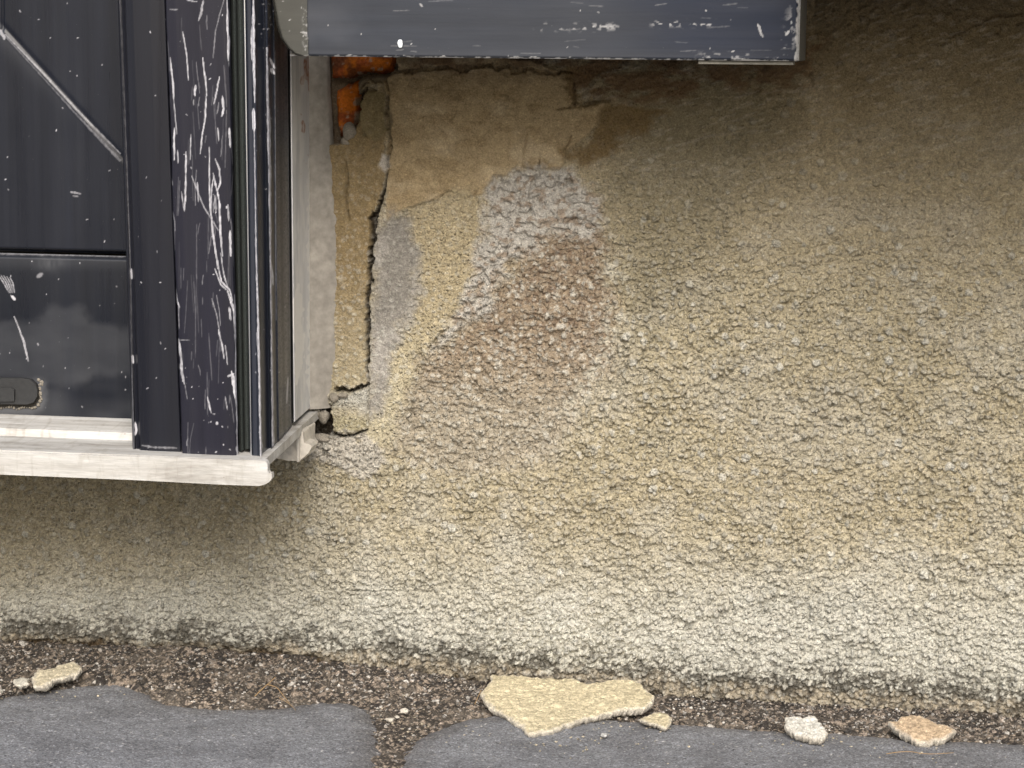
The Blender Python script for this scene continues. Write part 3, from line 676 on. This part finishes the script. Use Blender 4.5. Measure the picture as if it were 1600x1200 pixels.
# smooth reveal strip turning into the wall
n = 26; tz = np.linspace(0, 1, 420); zbot, ztop = P(500, 637, 0)[2], P(500, -120, 0)[2]
zz = zbot+(ztop-zbot)*tz; u = np.linspace(0, 1, n)
q = np.zeros((n, len(tz), 3))
for j, z in enumerate(zz):
    yy = 637+(-120-637)*tz[j]
    xa = P(489, 600, 0)[0] if yy > 300 else P(489-(300-yy)*.008, 600, 0)[0]
    xb = P(interp(yy, [(-120, 512), (130, 513), (240, 519), (330, 527), (400, 530), (560, 525), (600, 521), (637, 517)]), 600, 0)[0]+.0008*float(fbm(np.array([z*120]), np.array([3.]), 3, 3)[0])
    q[:, j, 0] = (xa-.002)+(xb-xa+.002)*u; q[:, j, 2] = z+.004*(1-sst(0, .5, np.full(n, tz[j]*30)))*u*0
    q[:, j, 1] = -.010+.012*u**1.3-.0012*np.sin(u*3.1)
q[-1, :, 1] += .008
sheet('reveal_strip', q, M_reveal, win)
extrude('sealant_flap', [P(a, b, -.012) for a, b in [(448, 87), (478, 92), (478, 96), (470, 98), (462, 93)]], (0, .002, 0), M_plastic, win)

# sill: plate, nose, upstand, plastic end piece
A, B, Cc = P(413, 719, -.222), P(489, 633, -.002), P(504, 628, .012)
zp = A[2]
Bz = np.array([B[0], B[1], zp]); 
plate = [(Xleft-.3, A[1], zp), (A[0], A[1], zp), (P(489, 633, -.002)[0]+.004, -.002, zp), (P(500, 633, .0)[0], .006, zp), (Xleft-.3, .03, zp)]
extrude('sill', plate, (0, 0, -.0068), M_sill, win, .0008)
nose = [P(a, b, -.2245) for a, b in [(-700, 679), (-60, 704.5), (206, 713), (413, 719.6), (416, 721), (418, 726), (418, 736), (421, 740), (424, 739), (425, 747), (421, 753), (414, 757), (404, 759.5), (340, 757), (206, 750), (-60, 739), (-700, 713)]]
extrude('sill_nose', nose, (0, .006, 0), M_sill, win, .0009)
zu = P(60, 649.5, YS-.002)[2]
ua_ = [(Xleft-.3, YS-.003, zu), (Xleft-.3, -.163, P(60, 671, -.163)[2]), (Xleft-.3, -.165, zp-.001), (Xleft-.3, YS+.02, zp-.001), (Xleft-.3, YS+.02, zu)]
xe = P(209, 690, -.17)[0]
extrude('sill_upstand', ua_, (xe-Xleft+.3, 0, 0), M_sill, win, .0007)
# ledge under cover profile
extrude('end_bracket', [P(a, b, -.075) for a, b in [(432, 716), (470, 672), (473, 676), (475, 692), (484, 694), (487, 699), (482, 708), (468, 720), (450, 720)]], (0, .02, 0), M_plastic, win, .001)
extrude('bracket_fin', [P(a, b, -.078) for a, b in [(463, 690), (466, 676), (468, 678), (467, 722), (464, 722)]], (0, .05, 0), M_plastic, win, .0006)
extrude('bracket_fin', [P(a, b, -.045) for a, b in [(472, 668), (475, 666), (477, 692), (483, 700), (479, 702), (474, 694)]], (0, .03, 0), M_plastic, win, .0006)
# window body behind the profiles so the unit is solid
body = [(Xleft-.3, -.105, zp+.0005), (P(206, 500, -.105)[0], -.105, zp+.0005), (P(206, 500, -.17)[0]+.004, -.17, zp+.0005), (P(370, 500, -.17)[0], -.17, zp+.0005), (P(410, 500, -.165)[0]-.006, -.165, zp+.0005), (P(480, 600, -.02)[0]-.012, -.02, zp+.0005), (P(480, 600, .02)[0]-.012, .03, zp+.0005), (Xleft-.3, .03, zp+.0005)]
extrude('frame_core', body, (0, 0, float(P(300, -150, -.1)[2]-zp)), M_void, win)

# ------------------------------------------------------------ blue metal box above
YB = -.17
box = thing('metal_box', 'slate blue metal box with white worn edges jutting over the wall', 'metal box', tuple(P(840, 90, YB)))
xa, xb = P(470, 50, YB)[0], P(1245.5, 95, YB)[0]
zb0 = P(840, 91.5, YB)[2]; zt0 = P(840, -330, YB)[2]
def boxgrid(x0, x1, Y):
    return grid(x0, x1, zb0, P(840, -140, YB)[2], Y, .0006)
X, Z, q, x, y = boxgrid(xa, xb, YB)
q[..., 1] += .0016*fbm(X*14, Z*14, 3, 3)+.0016*sst(zb0+.0014, zb0, Z)+.0018*sst(xb-.0015, xb, X)
by = interp(x, [(440, 88), (1245, 96)])
w = np.zeros(X.shape); w2_ = fbm(X*260, Z*900, 6, 4)
w = np.maximum(w, sst(.02, .2, w2_+.16-(by-y)/11.0)*.9)
w = np.maximum(w, sst(0, .25, fbm(X*300, Z*300, 8, 4)+.18-(1247-.05*y-x)/12.0+.0*y)*.85)
w = np.maximum(w, .6*sst(.05, .2, fbm(X*350, Z*350, 9, 4))*np.exp(-(((x-1237)/8)**2+((y-45)/28)**2)))
w = np.maximum(w, .6*sst(.08, .2, fbm(X*300, Z*500, 19, 4))*np.exp(-((y-37)/4)**2)*sst(1010, 1030, x)*sst(1130, 1110, x))
w = np.maximum(w, .5*sst(.1, .25, fbm(X*300, Z*500, 29, 4))*np.exp(-((y-42)/5)**2)*sst(830, 850, x)*sst(980, 950, x))
w = np.maximum(w, .5*sst(.08, .3, fbm(X*300, Z*500, 39, 4))*sst(1075, 1100, x)*sst(18, 3, by-y))
flecks(w, x, y, 34, 500, 1240, 0, 90, 51, 2.0); flecks(w, x, y, 14, 1080, 1240, 30, 88, 52, 3.0)
stroke(w, x, y, [(1184, 38), (1188, 48), (1192, 58)], 3, .8, .8, 3); stroke(w, x, y, [(1228, 55), (1233, 48)], 3, .8); stroke(w, x, y, [(656, 6), (660, 10)], 2, .5)
r = random.Random(77)
for k in range(22):
    a, b = r.uniform(560, 1230), r.uniform(0, 85); L = r.uniform(8, 40); stroke(w, x, y, [(a, b), (a+L, b+r.uniform(-3, 2))], .8, r.uniform(.08, .2), .9, k)
cb = lerp(np.broadcast_to(np.array([.026, .031, .042]), X.shape+(3,)), np.array([.009, .015, .032]), sst(850, 1150, x+fbm(X*20, Z*20, 3, 3)*160))
cb = cb*(1+.35*fbm(X*18, Z*60, 61, 4))[..., None]
du = .12*sst(-.1, .25, fbm(X*16, Z*30, 63, 5))*sst(1100, 500, x)+.10*np.exp(-(by-y)/10)
sheet('front_panel', q, M_blue, box, metal_attrs(X.shape, cb, w, du, (.20, .205, .22)))
# grey worn cap at the left end
X, Z, q, x, y = boxgrid(P(418, 50, YB)[0], P(482, 50, YB)[0], YB-.0012)
lim = interp(y, [(-200, 420), (0, 423), (40, 430), (60, 436), (75, 446), (84, 456), (90, 476)])
rim = interp(y, [(-200, 480), (50, 480), (70, 484), (88, 491)])+fbm(X*300, Z*300, 3, 3)*5
q[..., 1] += .004*sst(lim+7, lim-1, x)
w = np.zeros(X.shape); w = np.maximum(w, .35*sst(-.02, .2, fbm(X*400, Z*400, 5, 4))*sst(470, 476, x)*(1-.6*sst(484, 490, x)))
stroke(w, x, y, [(470, 50), (481, 52), (484, 68), (490, 84)], 2.4, .5, .9, 3); flecks(w, x, y, 20, 425, 475, 0, 80, 54, 2)
cc = np.broadcast_to(np.array([.046, .047, .042]), X.shape+(3,))*(1+.4*fbm(X*60, Z*200, 66, 5))[..., None]
sheet('end_cap', q, M_blue, box, metal_attrs(X.shape, cc, w, np.zeros(X.shape)+.2, (.12, .118, .10)), (x > lim) & (x < rim+1))
# right end, underside, and the pale flashing strip below the right corner
def slab(name, x0, x1, y0, y1, z0, z1, mat, parent, bevel=0):
    bm = bmesh.new(); bmesh.ops.create_cube(bm, size=1)
    for v in bm.verts: v.co = Vector(((x0+x1)/2+v.co.x*(x1-x0), (y0+y1)/2+v.co.y*(y1-y0), (z0+z1)/2+v.co.z*(z1-z0)))
    return solid(name, bm, mat, parent, bevel)
M_pale = plain('worn_pale_edge', (.22, .22, .21), .6, 0, .0003, 500, .35)
M_zinc = plain('pale_zinc', (.20, .19, .16), .6, 0, .0002, 200, .3)
M_under = plain('dull_zinc', (.12, .12, .12), .6, 0, .0002, 200, .3)
slab('end_plate', xb, xb+.0012, YB+.0015, -.002, zb0+.0005, zt0, M_pale, box)
slab('underside', P(452, 80, YB)[0], xb, YB+.002, -.004, zb0, zb0+.0012, M_under, box)
slab('top_plate', P(452, 80, YB)[0], xb, YB+.002, -.004, zt0-.0012, zt0, M_under, box)
slab('flashing_strip', P(1092, 98, YB+.01)[0], P(1240, 98, YB+.01)[0], YB+.004, YB+.04, P(1165, 100.8, YB+.004)[2], zb0-.0003, M_zinc, box, .0003)
lump('paint_drip', P(625, 68, YB-.0006), (.0019, .0005, .0034), M_white, box, 5, 3, .3)
slab('upper_front', xa, xb, YB+.0005, YB+.002, P(840, -138, YB)[2], zt0, M_under, box)

# ------------------------------------------------------------ ground
gm, n, p, N, L = nodes('street_asphalt')
L.new(ramp(n, nz(n, 300, 4), [(.3, (.07, .07, .07)), (.7, (.13, .13, .13))]), p.inputs['Base Color']); p.inputs['Roughness'].default_value = .9
bump(n, p, nz(n, 400, 4), .001)
bm = bmesh.new(); bmesh.ops.create_grid(bm, x_segments=8, y_segments=8, size=1)
for v in bm.verts: v.co = Vector((v.co.x*80, v.co.y*80-79.0, -.016))
o = solid('ground', bm, gm); o['kind'] = 'structure'

stL = [(-260, 1094), (0, 1086), (60, 1078), (120, 1069), (170, 1066), (215, 1068), (236, 1084), (250, 1098), (330, 1106), (430, 1104), (500, 1094), (545, 1094), (575, 1108), (590, 1135), (592, 1165), (584, 1205), (570, 1300), (545, 1420), (-320, 1420)]
stR = [(618, 1420), (620, 1300), (622, 1215), (626, 1180), (642, 1156), (675, 1138), (725, 1122), (775, 1114), (900, 1118), (1060, 1130), (1240, 1140), (1370, 1148), (1430, 1158), (1500, 1158), (1640, 1162), (1860, 1172), (1960, 1430)]
def world_poly(pts): return [tuple(G(a, b, 0)[:2]) for a, b in pts]
polyL, polyR = world_poly(stL), world_poly(stR)
# dirt strip between wall and stones
x0, x1 = min(P(-60, 1000)[0], G(-60, 1200)[0])-.02, G(1680, 1100)[0]+.03
X, Y = np.meshgrid(np.arange(x0, x1, .00085), np.arange(-.30, .012, .00085), indexing='ij')
q = np.stack([X, Y, np.zeros_like(X)], -1); x, y = pix(q)
U, V = X*1000, Y*1000
heap = interp(x, [(-100, .019), (100, .018), (300, .020), (500, .016), (650, .011), (750, .005), (1000, .002), (1300, .001), (1700, .001)])
run = interp(x, [(-100, .085), (300, .10), (600, .075), (800, .05), (1700, .04)])
sL, sR = polysdf(X, Y, polyL), polysdf(X, Y, polyR); ss = np.minimum(sL, sR)
prf = heap*np.clip(1+Y/run, 0, 1)**1.4
gA, iA = cells(U, V, 3.0, 301, .9); gB, iB = cells(U, V, 1.9, 311, .95); gC, iC = cells(U, V, 6.5, 321, .22, .3, .6)
z = prf-.0022+fbm(U/12, V/12, 331, 4)*.0065+(gA*1.3+gB*.9+gC*2.4)/1000
z -= .0012*sst(.006, .0, ss); z = np.where(ss < -.004, z-.006*sst(-.004, -.016, ss), z)
q[..., 2] = z
rnd = np.where(gC > .1, iC, np.where(gA > gB, iA, iB))
cc = np.broadcast_to(np.array([.072, .063, .053]), X.shape+(3,)).copy()
cc = lerp(cc, np.array([.34, .28, .22]), sst(.62, .72, rnd)*.85); cc = lerp(cc, np.array([.36, .30, .25]), sst(.90, .93, rnd)*.9)
cc = lerp(cc, np.array([.045, .04, .038]), sst(.30, .2, rnd)*.8); cc = lerp(cc, np.array([.60, .57, .52]), sst(.955, .965, rnd))
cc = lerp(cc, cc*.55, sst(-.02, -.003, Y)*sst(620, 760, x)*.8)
cc = lerp(cc, np.array([.22, .19, .155]), sst(.0, .2, fbm(U/25, V/18, 341, 4))*.35)
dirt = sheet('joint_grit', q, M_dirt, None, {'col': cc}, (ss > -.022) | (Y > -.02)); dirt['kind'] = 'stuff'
dirt['label'] = 'dark brown grit and gravel between the wall and the paving stones'

pav = bpy.data.objects.new('pavement', None); pav.location = (float(G(700, 1200)[0]), -.2, 0); pav['kind'] = 'structure'; col.objects.link(pav)
def paver(poly, seed):
    xs = [a[0] for a in poly]; ys = [a[1] for a in poly]
    X, Y = np.meshgrid(np.arange(min(xs)-.015, max(xs)+.015, .0012), np.arange(min(ys)-.015, max(ys)+.015, .0012), indexing='ij')
    U, V = X*1000, Y*1000
    s = polysdf(X+fbm(U/4, V/4, seed, 4)*.0045, Y+fbm(U/4+9, V/4, seed+1, 4)*.0045, poly)-.0045
    z = fbm(U/45, V/45, seed+2, 4)*.005+fbm(U/5, V/5, seed+3, 4)*.0009+fbm(U/2.2, V/2.2, seed+6, 2)*.0006
    z -= .0045*sst(-.016, 0, s)**1.6; z -= .016*sst(-.001, .005, s)
    pt, ip = cells(U, V, 7, seed+4, .12, .1, .3); z -= pt*.001
    q = np.stack([X, Y, z], -1)
    c0 = np.broadcast_to(np.array([.235, .243, .26]), X.shape+(3,)).copy()
    t = fbm(U/30, V/30, seed+5, 5)
    c0 = lerp(c0, np.array([.18, .184, .196]), sst(-.05, .2, t)*.7); c0 = lerp(c0, np.array([.25, .26, .275]), sst(0, -.25, t)*.6)
    c0 = lerp(c0, np.array([.13, .12, .11]), sst(-.035, -.004, s+fbm(U/9, V/9, seed+8, 4)*.02)*.55)
    g, i = cells(U, V, 3.5, seed+7, .13, .12, .32); c0 = lerp(c0, np.array([.55, .54, .52]), sst(.05, .2, g)*sst(.45, .6, i)*.8); c0 = lerp(c0, np.array([.03, .03, .03]), sst(.05, .2, g)*sst(.3, .2, i)*.8)
    sheet('paving_stone', q, M_stone, pav, {'col': c0}, s < .007)
paver(polyL, 401); paver(polyR, 431)

# loose grit grains lying on the strip, uncountable
rs = np.random.RandomState(3)
ico = np.array([(0, 0, 1), (.894, 0, .447), (.276, .851, .447), (-.724, .526, .447), (-.724, -.526, .447), (.276, -.851, .447), (.724, .526, -.447), (-.276, .851, -.447), (-.894, 0, -.447), (-.276, -.851, -.447), (.724, -.526, -.447), (0, 0, -1)])
icf = np.array([(0, 1, 2), (0, 2, 3), (0, 3, 4), (0, 4, 5), (0, 5, 1), (1, 6, 2), (2, 7, 3), (3, 8, 4), (4, 9, 5), (5, 10, 1), (6, 7, 2), (7, 8, 3), (8, 9, 4), (9, 10, 5), (10, 6, 1), (11, 7, 6), (11, 8, 7), (11, 9, 8), (11, 10, 9), (11, 6, 10)])
vs, fs, cs = [], [], []
dirt_x, dirt_y, dirt_z = X, Y, q
pal = [(.38, .35, .31), (.20, .17, .14), (.08, .075, .07), (.38, .33, .28), (.18, .17, .155), (.55, .53, .49), (.07, .06, .05)]
x0g, y0g = dirt_x[0, 0], dirt_y[0, 0]; k = 0
N_ = 9500
Xr = rs.uniform(x0, x1, N_); Yr = -np.abs(rs.randn(N_))*.05
sd_ = np.minimum(polysdf(Xr, Yr, polyL), polysdf(Xr, Yr, polyR))
for a, b, s in zip(Xr, Yr, sd_):
    if s < -.003 and (rs.rand() > .05*math.exp(s/.03)*3 or s < -.12): continue
    if b < -.28: continue
    i, j = int((a-x0g)/.00085), int((b-y0g)/.00085)
    zz = 0.0 if s < -.004 else float(dirt_z[min(max(i, 0), dirt_z.shape[0]-1), min(max(j, 0), dirt_z.shape[1]-1), 2])
    r = .0004+.0011*rs.rand()**3+(.0014 if rs.rand() > .975 else 0)
    if s < -.004: r *= .7
    v = ico*(1+.35*rs.randn(12, 1)*.6)*np.array([1, .6+.5*rs.rand(), .7])*r
    th = rs.rand()*6.3; c_, s_ = math.cos(th), math.sin(th)
    v = np.stack([v[:, 0]*c_-v[:, 1]*s_, v[:, 0]*s_+v[:, 1]*c_, v[:, 2]], 1)+np.array([a, b, zz+r*.3])
    vs.append(v); fs.append(icf+12*k); cs.append(np.tile(np.array(pal[rs.randint(len(pal))])*(.7+.6*rs.rand()), (12, 1))); k += 1
for cx_, cy_, sx_, sy_, nn in [(890, 1130, 95, 22, 420), (1020, 1135, 40, 12, 90), (1258, 1148, 45, 14, 130), (1440, 1158, 55, 14, 150), (90, 1070, 60, 14, 110), (620, 1120, 28, 22, 110), (700, 1060, 260, 18, 260)]:
    for _ in range(nn):
        g_ = G(cx_+rs.randn()*sx_, cy_+rs.randn()*sy_, .001)
        if g_[1] > -.004: continue
        i, j = int((g_[0]-x0g)/.00085), int((g_[1]-y0g)/.00085)
        sd1 = min(float(polysdf(np.array([g_[0]]), np.array([g_[1]]), polyL)[0]), float(polysdf(np.array([g_[0]]), np.array([g_[1]]), polyR)[0]))
        zz = .0 if sd1 < -.006 else float(dirt_z[min(max(i, 0), dirt_z.shape[0]-1), min(max(j, 0), dirt_z.shape[1]-1), 2])
        r = .00025+.0011*rs.rand()**4
        v = ico*(1+.22*rs.randn(12, 1))*np.array([1, .8, .6])*r+np.array([g_[0], g_[1], zz+r*.3])
        vs.append(v); fs.append(icf+12*k); cs.append(np.tile(np.array((.56, .50, .38))*(.75+.4*rs.rand()), (12, 1))); k += 1
o = make('loose_grit', np.concatenate(vs), np.concatenate(fs), M_dirt, None, {'col': np.concatenate(cs)}, False); o['kind'] = 'stuff'

# ------------------------------------------------------------ flakes of fallen render
def flake(name, pts, zc, tilt, thick, colv, label, seed, coarse=1.0, edgecol=(.62, .58, .50), step=.0008, rag=1.0, group='flakes of fallen render lying at the foot of the wall'):
    """polygon given on the surface of the flake; tilt raises the back"""
    cx, cy_ = sum(p[0] for p in pts)/len(pts), sum(p[1] for p in pts)/len(pts)
    c0 = G(cx, cy_, zc); nrm = np.array([0, -math.sin(tilt), math.cos(tilt)])
    W_ = []
    for a, b in pts:
        r_ = ray(a, b); t = ((c0-CAM)@nrm)/(r_@nrm); W_.append(CAM+r_*t)
    ex = np.array([1., 0, 0]); ey = np.array([0, math.cos(tilt), math.sin(tilt)])
    loc = [((w_-c0)@ex, (w_-c0)@ey) for w_ in W_]
    xs = [a[0] for a in loc]; ys = [a[1] for a in loc]
    X, Y = np.meshgrid(np.arange(min(xs)-.004, max(xs)+.004, step), np.arange(min(ys)-.004, max(ys)+.004, step), indexing='ij')
    U, V = X*1000+seed*37, Y*1000
    s = polysdf(X+fbm(U/4, V/4, seed, 4)*.005*rag, Y+fbm(U/4+9, V/4, seed+1, 4)*.005*rag, loc)
    g3_, i3 = cells(U, V, 2.6, seed+2, .9); g5_, i5 = cells(U, V, 5, seed+3, .4)
    hh = (g3_*.8+g5_*1.1)*coarse+fbm(U/14, V/14, seed+4, 4)*2.4*coarse+fbm(U/3, V/3, seed+5, 3)*.9
    under = sst(-.0016, .0004, s); hh = hh*(1-under*.6)-under*1.0
    top = c0+X[..., None]*ex+Y[..., None]*ey+(hh/1000)[..., None]*nrm
    i = np.arange(X.size).reshape(X.shape); kp = s < 0
    f = np.stack([i[:-1, :-1], i[1:, :-1], i[1:, 1:], i[:-1, 1:]], -1).reshape(-1, 4)
    f = f[kp.reshape(-1)[f].all(1)]
    e = np.concatenate([f[:, [0, 1]], f[:, [1, 2]], f[:, [2, 3]], f[:, [3, 0]]])
    key = {}
    for a, b in e.tolist():
        if (b, a) in key: del key[(b, a)]
        else: key[(a, b)] = 1
    be = list(key.keys()); nv = X.size
    ring = sorted({v for ed in be for v in ed}); idx = {}
    V_ = [tuple(v) for v in top.reshape(-1, 3)]; colr = np.broadcast_to(np.array(colv, float), X.shape+(3,)).copy()
    colr = lerp(colr, np.array(colv)*.72, sst(.7, .9, i3)*.8); colr = lerp(colr, np.minimum(np.array(colv)*1.25+.03, .8), sst(.35, .1, i3)*.7)
    colr = lerp(colr, np.array(edgecol), sst(-.003, -.0005, s)*.6)
    colr = colr.reshape(-1, 3).tolist(); F_ = [tuple(r_) for r_ in f.tolist()]
    lev = {}
    ctr = np.array(c0)
    for L_ in range(1, 4):
        for v in ring:
            p0 = np.array(V_[v]); inn = (ctr-p0); inn /= (np.linalg.norm(inn)+1e-6)
            n1 = float(vn(np.array(p0[0]*260.), np.array(p0[1]*260.+L_*1.3), seed))
            q_ = p0-nrm*thick*L_/3.0+inn*(.0004+.0012*n1)*(L_-1)+np.array([0, 0, .0004*(n1-.5)])
            lev[(v, L_)] = len(V_); V_.append(tuple(q_)); colr.append(list(np.array(edgecol)*(.7+.45*n1)))
    for v in ring: lev[(v, 0)] = v
    for a, b in be:
        for L_ in range(3): F_.append((b, a, lev[(a, L_)] if L_ else a, lev[(b, L_)] if L_ else b) if False else (lev[(b, L_)], lev[(a, L_)], lev[(a, L_+1)], lev[(b, L_+1)]))
    c_i = len(V_); V_.append(tuple(ctr-nrm*thick)); colr.append(list(edgecol))
    for a, b in be: F_.append((lev[(b, 3)], lev[(a, 3)], c_i))
    used = sorted({v for r_ in F_ for v in r_}); mp = {v: k for k, v in enumerate(used)}
    o = make(name, [V_[v] for v in used], [[mp[v] for v in r_] for r_ in F_], M_chip, None, {'col': np.array([colr[v] for v in used])}, True, tuple(float(t) for t in c0-nrm*thick))
    return tag(o, label, 'flake', group)
YEL = (.60, .53, .36)
flake('render_flake', [(768, 1054), (800, 1054), (838, 1059), (895, 1060), (918, 1069), (936, 1066), (955, 1061), (993, 1063), (1008, 1074), (1023, 1087), (1020, 1099), (1008, 1106), (962, 1111), (908, 1124), (862, 1142), (824, 1147), (816, 1134), (792, 1120), (768, 1106), (755, 1094), (750, 1080), (763, 1068)], .0095, R(5), .0055, YEL, 'largest flake, broad flat yellow piece of render with jagged edge', 11, 1.0)
flake('render_flake', [(996, 1121), (1012, 1119), (1024, 1112), (1040, 1113), (1049, 1120), (1049, 1132), (1040, 1137), (1022, 1132), (1008, 1128)], .0065, R(4), .0035, YEL, 'small yellow flake touching the right tip of the largest flake', 21, .7)
flake('render_flake', [(1228, 1120), (1240, 1117), (1258, 1122), (1272, 1119), (1284, 1130), (1292, 1146), (1286, 1155), (1262, 1151), (1240, 1146), (1225, 1137)], .0095, R(8), .006, (.66, .64, .57), 'lumpy whitish flake on the paving, between the yellow and the tan flakes', 31, 1.3)
flake('render_flake', [(1386, 1126), (1400, 1126), (1412, 1119), (1436, 1118), (1462, 1128), (1495, 1141), (1484, 1150), (1450, 1160), (1430, 1158), (1402, 1142)], .009, R(7), .006, (.52, .40, .27), 'pinkish tan flake with pale rim at the right, pointed at its right end', 41, 1.3)
flake('render_flake', [(50, 1062), (56, 1046), (80, 1044), (100, 1036), (118, 1034), (129, 1042), (124, 1052), (112, 1056), (86, 1064), (66, 1074), (50, 1074)], .0125, R(9), .005, (.58, .52, .38), 'long beige flake lying aslant at the far left on dark grit', 51, 1.0)
flake('render_flake', [(21, 1062), (32, 1057), (44, 1059), (46, 1067), (34, 1071), (22, 1069)], .0105, R(5), .0035, (.55, .53, .46), 'tiny pale flake just left of the long beige flake', 61, 1.0)
flake('render_flake', [(-8, 1072), (0, 1070), (6, 1076), (3, 1086), (-8, 1086)], .008, R(5), .0035, (.50, .49, .44), 'tiny grey flake cut by the left edge of the photo', 71, 1.0)
def crumb(px_, py_, z, s, seed, label, c=(.6, .56, .48)):
    bm = bmesh.new(); bmesh.ops.create_icosphere(bm, subdivisions=3, radius=1)
    v = np.array([tuple(t.co) for t in bm.verts]); bm.verts.index_update(); f = np.array([[t.index for t in pp.verts] for pp in bm.faces]); bm.free()
    r_ = np.random.RandomState(seed); pl = r_.randn(8, 3); pl /= np.linalg.norm(pl, axis=1)[:, None]
    m_ = np.minimum(1, np.min(.55/np.maximum(v@pl.T, .05), axis=1))+.7*fbm(v[:, 0]*3, v[:, 1]*3+v[:, 2]*3, seed, 4)
    c0 = G(px_, py_, z); o = make('render_crumb', c0+v*m_[:, None]*np.array([1.25, 1.0, .6])*s, f, M_chip, None, {'col': np.tile(np.array(c), (len(v), 1))}, True, tuple(float(t) for t in c0))
    tag(o, label, 'crumb', 'pale crumbs in the joint between the two paving stones')
crumb(632, 1112, .004, .0040, 3, 'larger pale crumb, upper right one of the crumbs in the stone joint', (.64, .60, .52))
crumb(608, 1124, .003, .0034, 5, 'pale crumb at the left of the joint beside the left paving stone')
crumb(620, 1120, .003, .0022, 8, 'small pale crumb between the two larger crumbs in the joint')
crumb(944, 1149, .003, .0030, 15, 'whitish crumb on the paving stone in front of the largest flake', (.6, .6, .58))

# dry twigs
def twig(name, pts, r, label):
    cv = bpy.data.curves.new(name, 'CURVE'); cv.dimensions = '3D'; cv.bevel_depth = r; cv.bevel_resolution = 2
    W_ = [G(a, b, z) for a, b, z in pts]; o0 = W_[0]
    s = cv.splines.new('NURBS'); s.points.add(len(W_)-1); s.use_endpoint_u = True; s.order_u = 3
    for k, w_ in enumerate(W_): s.points[k].co = (*(w_-o0), 1); s.points[k].radius = 1-.5*k/len(W_)
    t = bpy.data.objects.new(name, cv); dg = bpy.context.evaluated_depsgraph_get(); col.objects.link(t); bpy.context.view_layer.update()
    me = bpy.data.meshes.new_from_object(t.evaluated_get(bpy.context.evaluated_depsgraph_get())); bpy.data.objects.remove(t)
    me.materials.clear(); me.materials.append(M_twig)
    o = bpy.data.objects.new(name, me); o.location = o0; col.objects.link(o); tag(o, label, 'twig', 'dry twigs and straws on the grit')
twig('dry_twig', [(398, 1088, .010), (412, 1074, .015), (420, 1068, .017), (430, 1058, .020)], .0005, 'short dry twig leaning up to the right on grit left of the joint')
twig('dry_twig', [(418, 1070, .016), (432, 1072, .016), (440, 1084, .012), (452, 1098, .008)], .0004, 'thin curved straw branching down over the edge of the left paving stone')
twig('dry_twig', [(436, 1090, .010), (455, 1100, .008), (462, 1110, .006)], .0003, 'fine pale straw lying on the left paving stone edge')
twig('dry_twig', [(1385, 1178, .003), (1415, 1172, .004), (1450, 1180, .003), (1490, 1176, .003)], .00035, 'fine straw lying on the right paving stone in front of the tan flake')
twig('dry_twig', [(742, 1100, .006), (748, 1086, .014), (752, 1078, .018)], .0004, 'brown stalk standing beside the left tip of the largest flake')
